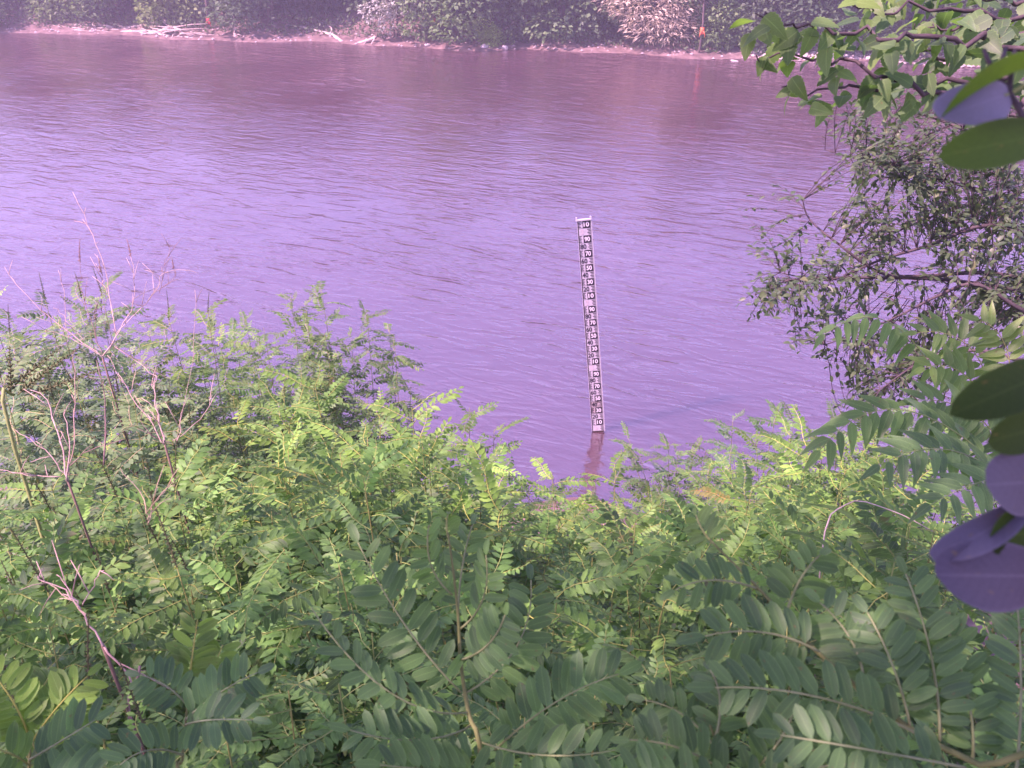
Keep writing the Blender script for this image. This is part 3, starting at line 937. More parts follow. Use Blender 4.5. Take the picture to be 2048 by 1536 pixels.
# tree whose canopy hangs over the near plants
sfoot = Vector((-1.7, -1.3, 0))
sfoot.z = gz(sfoot.x, sfoot.y) - .05
st_ = thing('shade_tree', sfoot, 'leafy tree standing behind the viewpoint that shades the nearest plants', 'tree')
mb = MB()
tube(mb, [p - sfoot for p in smooth_path([sfoot, sfoot + Vector((.05, .05, 1.6)), sfoot + Vector((-.1, .2, 3.2)), sfoot + Vector((-.1, .5, 5.2))], 4)], .14, .04, 9)
mb.build('trunk', M['bark'], st_)
for i in range(7):
    mb = MB()
    e = Vector((-2.2 + crg.uniform(-1.6, 1.6), -.1 + crg.uniform(-1.5, 1.3), 9.2 + crg.uniform(-.5, .8)))
    b0 = sfoot + Vector((-.1, .3, 3.0 + .3 * i))
    tube(mb, [p - sfoot for p in smooth_path([b0, b0.lerp(e, .5) + Vector((0, 0, .15)), e], 3)], .035, .008, 5)
    mb.build('branch', M['bark'], st_)
put(crown_mesh('crown', [(-.9, .2, 0, 1.7, 1.5, .7), (.3, .1, .3, 1.3, 1.2, .6), (-.2, .45, -.25, 1.0, .6, .45), (-2.1, -.9, .5, 1.0, 1.0, .7), (.2, -.9, .2, 1.4, .9, .6)], 11000, .085, M['broad'], crg), 'crown', st_, sfoot, Vector((-1.5, -.2, 9.2)), Matrix.Identity(3), 1.0)

# ------------------------------------------------------------------ climbing vine with big smooth leaves close by on the right
vrg = random.Random(4)
vfoot = Vector((.62, .15, 0))
vfoot.z = gz(vfoot.x, vfoot.y) - .03
vn = thing('climbing_vine', vfoot, 'vine with big smooth dark leaves hanging close on the right edge', 'vine')
vp = [vfoot, Vector((.55, .22, 6.0)), at(2130, 1500, .50), at(2110, 1100, .52), at(2100, 800, .53), at(2090, 500, .53), at(2075, 330, .52), at(2047, 240, .50), at(2018, 185, .50), at(1985, 138, .50), at(1968, 100, .51)]
mb = MB()
tube(mb, [p - vfoot for p in smooth_path(vp, 4)], .0038, .0012, 7)
mb.build('stem', M['twig'], vn)
for poly in ([(2090, 215, .51), (2040, 238, .50), (2006, 250, .49)], [(2016, 190, .50), (2022, 150, .505), (2030, 100, .51)], [(1990, 150, .50), (2002, 125, .51), (2012, 95, .52)]):
    mb = MB()
    tube(mb, [at(*q) - vfoot for q in poly], .0022, .0010, 6)
    mb.build('twig', M['twig'], vn)
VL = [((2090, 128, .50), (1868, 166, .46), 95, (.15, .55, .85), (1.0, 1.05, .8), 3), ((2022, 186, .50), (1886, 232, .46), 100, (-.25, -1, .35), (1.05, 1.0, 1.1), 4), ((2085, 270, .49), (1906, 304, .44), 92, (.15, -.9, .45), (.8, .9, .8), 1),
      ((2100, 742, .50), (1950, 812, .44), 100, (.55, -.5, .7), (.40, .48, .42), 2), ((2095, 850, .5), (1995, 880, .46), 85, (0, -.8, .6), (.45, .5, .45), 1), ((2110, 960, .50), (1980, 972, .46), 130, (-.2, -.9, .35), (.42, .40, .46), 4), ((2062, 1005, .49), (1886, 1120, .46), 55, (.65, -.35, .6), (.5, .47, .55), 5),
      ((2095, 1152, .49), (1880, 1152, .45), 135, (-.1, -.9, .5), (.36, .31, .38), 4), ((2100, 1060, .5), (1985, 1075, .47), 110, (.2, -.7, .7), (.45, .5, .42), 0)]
for a, b, wpx, nz, col, k in VL:
    p, q = at(*a), at(*b)
    L = (q - p).length
    W = wpx / F * .47
    mb = MB()
    tube(mb, [w_ - vfoot for w_ in smooth_path([p + Vector((.035, .01, .012)), p + Vector((.012, .0, .008)), p, p.lerp(q, .10)], 3)], .0014, .0009, 5)
    mb.build('petiole', M['stem'], vn)
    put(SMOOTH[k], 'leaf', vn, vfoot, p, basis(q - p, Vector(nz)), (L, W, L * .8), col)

# ------------------------------------------------------------------ small-leaved tree leaning over the water on the right
erg = random.Random(6)
efoot = Vector((4.35, 5.1, 0))
efoot.z = gz(efoot.x, efoot.y) - .05
et = thing('small_leaved_tree', efoot, 'small-leaved tree spreading thin dark branches over the water on the right', 'tree')
mb = MB()
etop = Vector((3.75, 5.1, 7.4))
tube(mb, [p - efoot for p in smooth_path([efoot, Vector((4.25, 5.1, 3.8)), Vector((4.0, 5.15, 5.3)), etop], 4)], .085, .03, 8)
mb.build('trunk', M['bark'], et)
LIMB = [([(2100, 560), (1960, 545), (1850, 552), (1760, 545), (1680, 490), (1620, 440), (1605, 400)], 5.0), ([(2120, 420), (1960, 380), (1830, 345), (1760, 330), (1650, 300)], 5.2), ([(2120, 490), (1980, 450), (1860, 490), (1760, 520), (1660, 560), (1560, 545)], 4.9),
        ([(2100, 640), (1960, 570), (1880, 590), (1780, 640), (1650, 690)], 4.8), ([(2120, 330), (1980, 280), (1880, 240), (1800, 215), (1740, 205)], 5.3), ([(2100, 720), (1960, 700), (1850, 720), (1760, 780)], 4.7), ([(2100, 590), (1900, 560), (1700, 555), (1580, 560), (1510, 590)], 5.05),
        ([(2120, 380), (1990, 400), (1900, 420), (1780, 470), (1740, 500)], 5.4), ([(2110, 250), (1990, 230), (1900, 250), (1800, 290), (1700, 270)], 5.6)]
limb_pts = []
for poly, dep in LIMB:
    path = [at(px, py, dep + erg.uniform(-.12, .12)) for px, py in poly]
    b0 = Vector((4.0, 5.15, max(3.6, min(7.0, path[0].z - .25))))
    pts = smooth_path([b0] + path, 4)
    mb = MB()
    tube(mb, [p - efoot for p in pts], .016, .003, 5)
    mb.build('branch', M['twig'], et)
    limb_pts += pts[3:]
BLOB = [(1850, 300, 170, 90, 46), (1790, 390, 110, 80, 34), (1930, 400, 130, 120, 40), (1740, 480, 60, 110, 30), (2000, 330, 80, 140, 24), (1740, 265, 60, 50, 10), (1700, 230, 40, 40, 5), (1550, 450, 60, 80, 8), (1620, 520, 60, 60, 8), (1570, 590, 90, 50, 16), (1690, 580, 60, 60, 12), (1520, 600, 40, 25, 4),
        (1960, 540, 110, 80, 26), (1900, 640, 140, 60, 22), (2020, 660, 60, 100, 16), (1640, 650, 70, 60, 8), (1760, 740, 80, 70, 34), (1860, 760, 70, 60, 16), (1720, 800, 50, 30, 10), (1670, 670, 50, 60, 6), (1850, 215, 90, 40, 10), (1990, 210, 70, 60, 10), (2010, 480, 60, 160, 34), (1940, 470, 90, 70, 22), (1830, 330, 120, 70, 20), (2020, 600, 50, 60, 14)]
sprays = []
for (cx, cy, rx, ry, n) in BLOB:
    for _ in range(int(n * 2.1)):
        a, r_ = erg.random() * 6.283, math.sqrt(erg.random())
        c = at(cx + rx * r_ * math.cos(a), cy + ry * r_ * math.sin(a), 5.1 + erg.uniform(-.45, .45))
        lp = min(limb_pts, key=lambda q: (q - c).length_squared)
        sprays.append((lp, c))
twm, rest = MB(), MB()
n_leaf = 0
cand = []
for lp, c in sprays:
    d = c - lp
    L = d.length
    end = c + d.normalized() * .06
    if L > .45:
        lp = c - d.normalized() * .35
    pts = smooth_path([lp, lp.lerp(end, .5) + Vector((erg.uniform(-.03, .03), erg.uniform(-.03, .03), erg.uniform(0, .05))), end], 3)
    tube(twm, [p - efoot for p in pts], .0028, .0012, 3, cap=False)
    for k in range(8):
        t = .25 + .75 * k / 7
        kk = min(len(pts) - 2, int(t * (len(pts) - 1)))
        p = pts[kk].lerp(pts[kk + 1], t * (len(pts) - 1) - kk)
        tan = (pts[kk + 1] - pts[kk]).normalized()
        lat = tan.cross(Vector((0, 0, 1)))
        x = tan * erg.uniform(.2, .8) + lat * ((-1) ** k * erg.uniform(.4, 1)) + Vector((0, 0, erg.uniform(-.45, .4)))
        cand.append((p, x, Vector((erg.gauss(0, .35), erg.gauss(0, .35), 1)), erg.uniform(.034, .056)))
erg.shuffle(cand)
cand.sort(key=lambda c: -c[3])
for i, (p, x, z, L) in enumerate(cand):
    rot = basis(x, z)
    if i < 300:
        b = erg.uniform(.8, 1.25)
        put(erg.choice(ELM), 'leaf', et, efoot, p, rot, L, (b * erg.uniform(.9, 1.25), b, b))
    else:
        v, f, uv = blade(L, L * .5, 3, 'elliptic', .25, .2)
        rest.add([rot @ q + p - efoot for q in v], f, uv)
tag(twm.build('twigs', M['twig'], et), kind='stuff')
tag(rest.build('foliage', M['elm'], et), kind='stuff')

# ------------------------------------------------------------------ staff gauge in the water
base = at_z(1196, 864, 0.0)
lean = R(6.0)
gx = Vector((math.cos(lean), 0, math.sin(lean)))           # board's right
gu = Vector((-math.sin(lean), 0, math.cos(lean)))          # board's up
gauge = thing('staff_gauge', base - gu * 0.0, 'leaning black and white river gauge board numbered in tens', 'river gauge')
gauge.rotation_euler = (0, -lean, 0)
GW, TH = 0.168, 0.1
Z0 = 0.025


def part(mb, name, mats, parent=gauge, smooth=False):
    return mb.build(name, mats, parent, smooth)


mb = MB()
box(mb, (0, .030, 0.86), (.10, .05, 4.62))
part(mb, 'post', M['steel'])
mb = MB()
box(mb, (0.004, .0035, Z0 + 1.6), (GW + .012, .007, 3.2))
part(mb, 'backing_board', M['white_enamel'])
mb = MB()
box(mb, (GW / 2 + .014, .012, Z0 + 1.61), (.008, .05, 3.24))
part(mb, 'edge_strip', M['white_enamel'])
mb = MB()
box(mb, (0, -.004, Z0 + 3.212), (GW + .03, .03, .018))
for sx in (-1, 1):
    box(mb, (sx * (GW / 2 + .006), -.004, Z0 + 3.235), (.016, .018, .030))
part(mb, 'top_bracket', M['white_enamel'])
mb = MB()
box(mb, (0, -.002, -.14), (GW, .012, .33))
part(mb, 'wet_foot', M['wetpost'])

tx_cache = {}


def digits(txt, mat):
    key = (txt, mat.name)
    if key not in tx_cache:
        cu = bpy.data.curves.new('number', 'FONT')
        cu.body = txt
        cu.size = 1.0
        cu.align_x, cu.align_y = 'CENTER', 'CENTER'
        cu.offset = 0.024
        cu.extrude = 0.0
        cu.resolution_u = 3
        tmp = bpy.data.objects.new('number', cu)
        COL.objects.link(tmp)
        dg = bpy.context.evaluated_depsgraph_get()
        me = bpy.data.meshes.new_from_object(tmp.evaluated_get(dg))
        bpy.data.objects.remove(tmp)
        co = np.empty(len(me.vertices) * 3, dtype=np.float32)
        me.vertices.foreach_get('co', co)
        co = co.reshape(-1, 3)
        lo, hi = co.min(0), co.max(0)
        co[:, 0] -= (lo[0] + hi[0]) / 2
        co[:, 1] -= (lo[1] + hi[1]) / 2
        co[:, 0] /= max(1e-6, hi[0] - lo[0])
        co[:, 1] /= max(1e-6, hi[1] - lo[1])
        me.vertices.foreach_set('co', co.ravel())
        me.materials.clear()
        me.materials.append(mat)
        tx_cache[key] = me
    return tx_cache[key]


def ink_rect(mb, x0, x1, z0, z1, y):
    mb.add([Vector((x0, y, z0)), Vector((x1, y, z0)), Vector((x1, y, z1)), Vector((x0, y, z1))], [(0, 1, 2, 3)])


for i in range(32):
    z = Z0 + TH * i
    ten = i % 10
    odd = ten % 2 == 1
    dirty = i in (3, 4)
    mb = MB()
    box(mb, (0, -.0035, z + TH / 2), (GW - .004, .005, TH - .003))
    tile = part(mb, 'number_plate', M['grime'] if dirty else M['white_enamel'])
    ink = MB()
    y = -.0072
    hw = GW / 2 - .002
    if odd:
        ink_rect(ink, -.017, hw, z + .001, z + TH - .001, y)
        ink_rect(ink, -hw, -hw + .012, z + .002, z + TH - .002, y)
        for k in range(5):
            zz = z + .010 + k * .019
            ink_rect(ink, -hw + .0125, -hw + .0125 + (.032 if k % 2 == 0 else .022), zz, zz + .010, y)
    else:
        ink_rect(ink, -hw, -hw + .012, z + .001, z + TH - .001, y)
        ink_rect(ink, -hw + .0075, hw, z + .0955, z + .0985, y)
        for k in range(4):
            zz = z + .012 + k * .021
            ink_rect(ink, hw - (.044 if k in (1, 3) else .032), hw, zz, zz + .011, y)
    ink.build('scale_mark', M['black_enamel'], tile, smooth=False)
    txt = str(ten * 10) if ten else str({0: 3, 10: 1, 20: 2, 30: 3}[i])
    if ten == 0 and i == 0:
        txt = '3'
    mat = M['digit_white'] if odd else (M['faded'] if ten == 0 else M['black_enamel'])
    o = bpy.data.objects.new('number', digits(txt, mat))
    link(o, tile)
    o.location = (.0305 if odd else -.026, -.0085, z + TH / 2)
    o.rotation_euler = (math.pi / 2, 0, 0)
    wd = (.070 if odd else .078) if len(txt) == 2 else .034
    o.scale = (wd, .064 if odd else .070, 1)

# ------------------------------------------------------------------ far bank
grg = random.Random(77)


def far_pt(px, back):
    """point on the far bank below photo column px, BACK metres behind the waterline"""
    y = 42.0
    for _ in range(6):
        r = ray(px, 100)
        x = r.x / r.y * y
        y = far_shore(x) + back
    return Vector((x, y, gz(x, y)))


CR = {}
for k in range(4):
    CR['bush', k] = crown_mesh('crown', [(0, 0, 1.3, 1.5, 1.2, 1.2), (grg.uniform(-1, 1), -.5, .8, 1.0, .9, .8), (grg.uniform(-1, 1), .2, 2.4, 1.2, 1.1, 1.0), (grg.uniform(-1.4, 1.4), -.6, 1.9, .8, .8, .7), (grg.uniform(-1.8, 1.8), -.9, .9, .5, .5, .4)], 2900, .21, M['far'], grg)
    CR['tree', k] = crown_mesh('crown', [(0, 0, 4.6, 1.9, 1.7, 1.6), (grg.uniform(-1.2, 1.2), -.9, 2.6, 1.3, 1.1, 1.0), (grg.uniform(-1.4, 1.4), -.4, 3.6, 1.3, 1.2, 1.1), (grg.uniform(-1.2, 1.2), .4, 5.6, 1.2, 1.1, .9), (grg.uniform(-1.5, 1.5), -.9, 1.6, 1.0, .8, .6)], 3800, .23, M['far'], grg)
CR['white', 0] = crown_mesh('crown', [(-.9, -.5, 1.9, .8, .6, .5), (.1, -.7, 2.4, .9, .6, .6), (-.4, -.6, 1.35, .5, .4, .4), (1.6, -.4, 2.2, .6, .5, .6), (.6, 0, 3.3, 1.5, 1.0, .8)], 2400, .17, M['white'], grg)
CR['cream', 0] = crown_mesh('crown', [(0, -.3, 1.9, 1.5, 1.1, 1.1), (-1.0, -.2, 2.4, 1.1, .9, 1.0), (1.0, -.2, 2.5, 1.1, .9, 1.0), (.2, -.6, 1.1, 1.3, .8, .7), (0, 0, 3.4, 1.5, 1.1, 1.0)], 5200, .22, M['cream'], grg, elong=4.5, flat=1.2)


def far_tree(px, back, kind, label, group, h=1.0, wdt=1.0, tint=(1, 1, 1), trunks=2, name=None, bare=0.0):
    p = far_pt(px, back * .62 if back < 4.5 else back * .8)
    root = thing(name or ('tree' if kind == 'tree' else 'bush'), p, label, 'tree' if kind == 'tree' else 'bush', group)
    hh = {'bush': 2.8, 'tree': 5.4, 'white': 3.4, 'cream': 3.3}[kind] * h
    for t in range(trunks):
        mb = MB()
        a = grg.uniform(-.6, .6)
        e = Vector((a * 1.2 * wdt, grg.uniform(-.5, .3), hh * .85))
        b0 = Vector((a * .35, grg.uniform(-.15, .15), -.1))
        pts = smooth_path([b0, b0.lerp(e, .35) + Vector((grg.uniform(-.15, .15), 0, .1)), b0.lerp(e, .7) + Vector((grg.uniform(-.15, .15), 0, 0)), e], 3)
        tube(mb, pts, (.10 if kind == 'tree' else .05), .015, 6)
        for b in range(4):
            q = pts[min(len(pts) - 1, 3 + b * 2)]
            d = Vector((grg.uniform(-1, 1), grg.uniform(-.9, .2), grg.uniform(.1, .7)))
            tube(mb, [q, q + d * .6, q + d * 1.1 + Vector((0, 0, .15))], .022, .006, 4)
        mb.build('trunk', M['bark'], root)
    ks = [k for k in CR if k[0] == kind]
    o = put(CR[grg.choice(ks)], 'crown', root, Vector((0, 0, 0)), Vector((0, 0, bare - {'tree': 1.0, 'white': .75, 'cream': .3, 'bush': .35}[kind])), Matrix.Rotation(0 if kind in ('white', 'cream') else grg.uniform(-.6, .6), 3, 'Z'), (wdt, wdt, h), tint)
    return root


G1 = 'trees and bushes along the far bank'
FT = [(-30, 1.3, 'bush', 'light leafy bush at the far left end of the opposite bank', 1, 1, (1.5, 1.35, 1.2)), (60, 4.5, 'tree', 'grey-green tree behind the left end of the driftwood', 1, 1.1, (1.1, 1.1, 1.2)), (150, 4.1, 'bush', 'pale leafy bush above the driftwood pile', 1.1, 1.1, (1.5, 1.4, 1.25)), (260, 4.3, 'tree', 'tree with light hanging leaves right behind the driftwood', 1, 1.1, (1.35, 1.3, 1.2)),
      (350, 3.9, 'bush', 'olive bush at the right end of the driftwood pile', 1.1, 1, (1.3, 1.15, .9)), (470, 4.7, 'tree', 'tree with bare lower trunks beside the red-marked trunk', 1, 1, (.9, .9, 1.1)), (540, 4.3, 'tree', 'hazy tree with hanging pale twigs left of the bent dead branch', 1, 1.2, (1.0, 1.0, 1.3)), (640, 4.5, 'tree', 'hazy tree standing in shade above the bent dead branch', 1, 1.1, (.9, .9, 1.2)),
      (800, 2.2, 'white', 'bush covered with whitish leaf clusters near the middle of the far bank', 1, 1, (1, 1, 1)), (870, 3.0, 'tree', 'tree with an orange band on its trunk behind the whitish bush', 1, .9, (1.2, 1.2, 1.2)), (950, 3.0, 'tree', 'dark green tree right of the orange-banded trunk', 1, 1.1, (1.0, 1.05, 1.1)), (985, 1.6, 'bush', 'small bright green bush low on the middle of the far bank', .45, .45, (1.8, 1.9, 1.0)),
      (1040, 3.0, 'bush', 'rounded dark bush behind the pale shore rocks', 1.2, 1.1, (1.05, 1.1, 1.1)), (1120, 3.3, 'tree', 'dense dark tree left of the cream feathery bush', 1, 1.1, (1.0, 1.05, 1.15)), (1300, 2.6, 'cream', 'large cream feathery bush on the far bank', 1, 1.3, (1, 1, 1)), (1200, 3.6, 'tree', 'dark tree half hidden behind the cream feathery bush', 1, 1, (1, 1, 1.2)), (1440, 2.6, 'bush', 'pale green bush right of the thin marked trunk', .9, .8, (1.9, 1.7, 1.5)), (1530, 3.0, 'bush', 'dark tangled bush behind the tip of the broad-leaved branch', 1.1, 1.1, (.85, .8, 1.0)), (1620, 3.2, 'tree', 'dark tree behind the hanging broad leaves', 1, 1.1, (.8, .85, 1.0)),
      (1720, 3.0, 'bush', 'shadowy bush above the white pebbly shore', 1.1, 1.2, (.8, .85, 1.0)), (1830, 3.2, 'tree', 'green tree on the far bank behind the bright young leaf spray', 1, 1.2, (1.1, 1.2, 1.0)), (1950, 3.0, 'bush', 'dense bush on the far bank above the curved near leaf', 1.2, 1.2, (1.0, 1.1, 1.0)), (2060, 3.2, 'tree', 'tree at the right end of the opposite bank', 1, 1.2, (1, 1, 1))]
for px, bk, kd, lb, h, wd_, tn in FT:
    far_tree(px, bk, kd, lb, G1, h, wd_, tn)
for i, px in enumerate(range(-160, 2240, 105)):
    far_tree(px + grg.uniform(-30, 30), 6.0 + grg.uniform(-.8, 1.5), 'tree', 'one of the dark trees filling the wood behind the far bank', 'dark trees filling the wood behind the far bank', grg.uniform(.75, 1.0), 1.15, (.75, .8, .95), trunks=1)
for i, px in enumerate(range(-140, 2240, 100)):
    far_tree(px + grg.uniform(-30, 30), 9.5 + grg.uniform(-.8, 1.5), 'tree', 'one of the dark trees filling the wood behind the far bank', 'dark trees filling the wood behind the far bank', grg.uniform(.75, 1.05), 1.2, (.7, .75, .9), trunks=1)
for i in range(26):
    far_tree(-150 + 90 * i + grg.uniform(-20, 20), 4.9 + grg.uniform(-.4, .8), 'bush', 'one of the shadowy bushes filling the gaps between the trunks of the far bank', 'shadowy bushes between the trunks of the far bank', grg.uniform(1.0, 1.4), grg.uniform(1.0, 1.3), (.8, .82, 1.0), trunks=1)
# undergrowth at the foot of the wood: nobody could count it
mb = MB()
for i in range(21000):
    p = far_pt(grg.uniform(-200, 2260), 1.0 + grg.gauss(0, .25) + 7 * grg.random() ** 1.5)
    d = Vector((grg.gauss(0, 1), grg.gauss(-.3, 1), grg.uniform(.1, 1.4))).normalized()
    m = basis(d, Vector((grg.gauss(0, .7), grg.gauss(-.3, .7), 1)))
    L = grg.uniform(.10, .26)
    b = p + Vector((0, 0, grg.uniform(0, .9) * grg.random()))
    mb.add([m @ q + b for q in (Vector((0, 0, 0)), Vector((L * .5, L * .22, 0)), Vector((L, 0, -.02)), Vector((L * .5, -L * .22, 0)))], [(0, 3, 2, 1)], [(.5, 0), (1, .5), (.5, 1), (0, .5)])
uo = tag(mb.build('undergrowth', M['far']), kind='stuff')
uo.color = (.8, .75, .9, 1)


# marked trunks
def marked(px, py_mark, hgt, mat, label, back, mlabel, r=.07):
    p = far_pt(px, back)
    t = thing('marked_tree', p, label, 'tree', 'marked trunks on the far bank')
    mb = MB()
    pts = smooth_path([Vector((0, 0, -.1)), Vector((.06, 0, 1.0)), Vector((.02, .05, 2.2)), Vector((.15, .1, 4.5))], 4)
    tube(mb, pts, r, r * .5, 8)
    mb.build('trunk', M['bark'], t)
    y = p.y - r
    zc = at_y(px, py_mark, y).z - p.z
    mb = MB()
    xo = .06 * min(1, zc)
    tube(mb, [Vector((xo, 0, zc - hgt / 2)), Vector((xo, 0, zc)), Vector((xo, 0, zc + hgt / 2))], r + .035, r + .035, 10)
    for s in (-1, 1):
        tube(mb, [Vector((xo + s * .04, -r - .02, zc)), Vector((xo + s * .10, -r - .06, zc - .12)), Vector((xo + s * .12, -r - .04, zc - .26))], .028, .012, 5)
    o = mb.build('marker_band', mat, t)
    put(CR['tree', grg.randrange(4)], 'crown', t, Vector((0, 0, 0)), Vector((.2, 1.3, 1.0)), Matrix.Identity(3), .8, (.9, .95, 1.0))


marked(425, 42, .30, M['red'], 'trunk with a red marker band right of the driftwood pile', 1.7, None, .085)
marked(868, 42, .24, M['orange'], 'trunk with an orange band below the whitish leaf clusters', 1.2, None)
marked(1398, 62, .27, M['orange'], 'thin trunk with an orange-red band right of the cream bush', .9, None, .055)
marked(1655, 50, .24, M['orange'], 'trunk with an orange band behind the hanging broad leaves', 1.2, None, .06)

# driftwood
def wood(mb, poly, r0, r1, back=.6, rg=grg):
    pts = []
    for q in poly:
        px, py = q[0], q[1]
        p = far_pt(px, q[2] if len(q) > 2 else back)
        pts.append(at_y(px, py, p.y))
    pts = smooth_path(pts, 3)
    pts = [p + Vector((rg.gauss(0, .02), rg.gauss(0, .03), rg.gauss(0, .015))) for p in pts]
    tube(mb, pts, r0, r1, 6)
    return pts


dw = thing('fallen_tree', (0, 0, 0), 'bleached fallen tree with many bare limbs lying along the left far shore', 'driftwood')
DWP = [[(332, 44, 1.6), (290, 50, 1.4), (240, 58, 1.0), (180, 63, .8), (90, 66, .6)], [(345, 60, .9), (300, 63, .8), (220, 66, .6), (120, 68, .5)], [(340, 74, .5), (300, 66, .7), (260, 58, 1.0), (230, 50, 1.2)], [(390, 76, .5), (365, 64, .8), (340, 52, 1.2), (325, 45, 1.5)], [(310, 58, 1), (318, 70, .6), (320, 77, .4)],
       [(240, 58, 1), (200, 50, 1.2), (130, 48, 1.3)], [(200, 64, .8), (150, 56, 1.0), (95, 50, 1.1)], [(180, 62, .8), (140, 62, .7), (80, 62, .7)], [(260, 62, .8), (190, 70, .4), (120, 70, .4)], [(190, 54, 1.1), (185, 46, 1.3)], [(120, 62, .8), (100, 55, 1.0)], [(350, 64, .8), (342, 78, .3)], [(365, 66, .8), (355, 74, .5), (335, 78, .3)], [(260, 58, 1.0), (300, 76, .3)], [(220, 64, .7), (260, 72, .4), (300, 70, .5)], [(400, 77, .4), (350, 73, .5), (280, 70, .5)]]
for i in range(22):
    x0, y0 = grg.uniform(110, 380), grg.uniform(54, 74)
    k_ = grg.choice((-1, -1, -1, 1))
    DWP.append([(x0, y0, .9 - (y0 - 54) / 28), (x0 + k_ * grg.uniform(18, 40), y0 + grg.uniform(-7, 5), 1.0 - (y0 - 54) / 28), (x0 + k_ * grg.uniform(45, 95), y0 + grg.uniform(-12, 7), 1.0 - (y0 - 54) / 28)])
for i, poly in enumerate(DWP):
    mb = MB()
    wood(mb, poly, .11 if i < 3 else .05, .045 if i < 3 else .012)
    mb.build('limb', M['dead'], dw).color = (.92, .9, .9, 1)
db = thing('fallen_branch', (0, 0, 0), 'bent dead branch with a forked root end at the shore left of the whitish bush', 'driftwood')
for i, poly in enumerate([[(752, 74, .6), (735, 82, .4), (700, 88, .3), (675, 88, .3)], [(685, 84, .4), (668, 72, .8), (650, 66, 1.0), (630, 60, 1.2), (600, 53, 1.6)], [(752, 74, .6), (745, 84, .3), (740, 91, .2)], [(735, 78, .5), (728, 90, .2)], [(660, 68, .9), (664, 58, 1.2), (655, 50, 1.5)], [(650, 66, 1), (640, 70, .8)], [(640, 63, 1.1), (625, 52, 1.6)], [(655, 87, .3), (662, 88, .3)]]):
    mb = MB()
    wood(mb, poly, .09 if i < 2 else .05, .04 if i < 2 else .015)
    mb.build('limb', M['dead'], db)
ds = thing('dead_sapling', (0, 0, 0), 'small bleached dead sapling standing between the red marker and the bent branch', 'dead tree')
for poly in ([(468, 78, .6), (469, 60, .8), (465, 30, 1.2)], [(469, 62, .8), (480, 50, 1.0)], [(468, 58, .9), (458, 46, 1.1)], [(469, 68, .7), (482, 70, .7)]):
    mb = MB()
    wood(mb, poly, .035, .012)
    mb.build('limb', M['dead'], ds)

# rocks
def rock_mesh(rg):
    v, f = [], []
    import bmesh
    bm = bmesh.new()
    bmesh.ops.create_icosphere(bm, subdivisions=2, radius=.5)
    o = rg.uniform(0, 50)
    for q in bm.verts:
        n = noise.noise(q.co * 2.2 + Vector((o, o, o)))
        q.co *= 1 + .45 * n
        q.co.z *= .55
        q.co.y *= .8
    me = bpy.data.meshes.new('rock')
    bm.to_mesh(me)
    bm.free()
    me.materials.append(M['rock'])
    return me


ROCKS = [rock_mesh(grg) for _ in range(5)]
RK = [(970, 92, .42, 'flat pale rock leftmost of the rocks below the small green bush'), (1010, 93, .32, 'pale rock second in the line below the small green bush'), (1030, 100, .36, 'low pale slab at the water edge below the small green bush'), (1083, 99, .34, 'upright pale rock rightmost of the middle shore rocks'), (1470, 116, .55, 'broad pale rock alone on the shore right of the thin marked trunk'), (1190, 108, .26, 'small pale rock at the water below the cream bush, left of its stems'), (1245, 103, .26, 'small pale rock below the middle of the cream bush'), (855, 88, .3, 'small pale rock on the shore under the orange-banded trunk')]
for px, py, s, lab in RK:
    p = at_z(px, py, .12)
    p.z = gz(p.x, p.y) + .03 * s
    o = bpy.data.objects.new('rock', grg.choice(ROCKS))
    link(o)
    o.location = p
    o.rotation_euler = (grg.uniform(-.2, .2), grg.uniform(-.2, .2), grg.uniform(0, 6))
    o.scale = (s, s, s)
    tag(o, lab, 'rock', 'pale rocks on the far shore')
for i in range(34):
    px = grg.uniform(1520, 1760) if i < 24 else grg.uniform(1900, 2060)
    p = far_pt(px, grg.uniform(.15, 1.3))
    s = grg.uniform(.2, .5)
    o = bpy.data.objects.new('rock', grg.choice(ROCKS))
    link(o)
    o.location = p + Vector((0, 0, .04 * s))
    o.rotation_euler = (grg.uniform(-.3, .3), grg.uniform(-.3, .3), grg.uniform(0, 6))
    o.scale = (s, s, s * grg.uniform(.6, 1))
    tag(o, 'pale stone of the pebbly far shore seen past the broad-leaved branch' if i < 24 else 'pale stone of the far shore seen below the curved near leaf', 'rock', 'stones of the pebbly shore' if i < 24 else 'stones below the curved leaf')
mb = MB()
for i in range(1600):
    p = far_pt(grg.uniform(1490, 2150) if i < 1350 else grg.uniform(0, 1490), .1 + 1.6 * grg.random())
    s = grg.uniform(.03, .11)
    v = [p + Vector((s * a, s * b, s * c)) for a, b, c in ((1, 0, 0), (0, 1, 0), (-1, .1, 0), (.1, -1, 0), (.1, 0, .7))]
    mb.add(v, [(0, 1, 4), (1, 2, 4), (2, 3, 4), (3, 0, 4)])
tag(mb.build('gravel', M['gravel'], smooth=False), kind='stuff')

# ------------------------------------------------------------------ thin haze over the river, added also to imitate lens-flare veil
HAZE = 0.0031
hm, hnt, hout = nodes_of('haze')
pv = N(hnt, 'ShaderNodeVolumePrincipled')
pv.inputs['Color'].default_value = (0.86, 0.86, 0.95, 1)
pv.inputs['Density'].default_value = HAZE
pv.inputs['Anisotropy'].default_value = 0.2
hnt.links.new(pv.outputs[0], hout.inputs['Volume'])
mb = MB()
box(mb, (0, 140, 6.0), (660, 540, 20.0))
ho = tag(mb.build('haze', hm, smooth=False), kind='stuff')

# ------------------------------------------------------------------ bare dead shrubs in the thicket on the left
drg = random.Random(31)


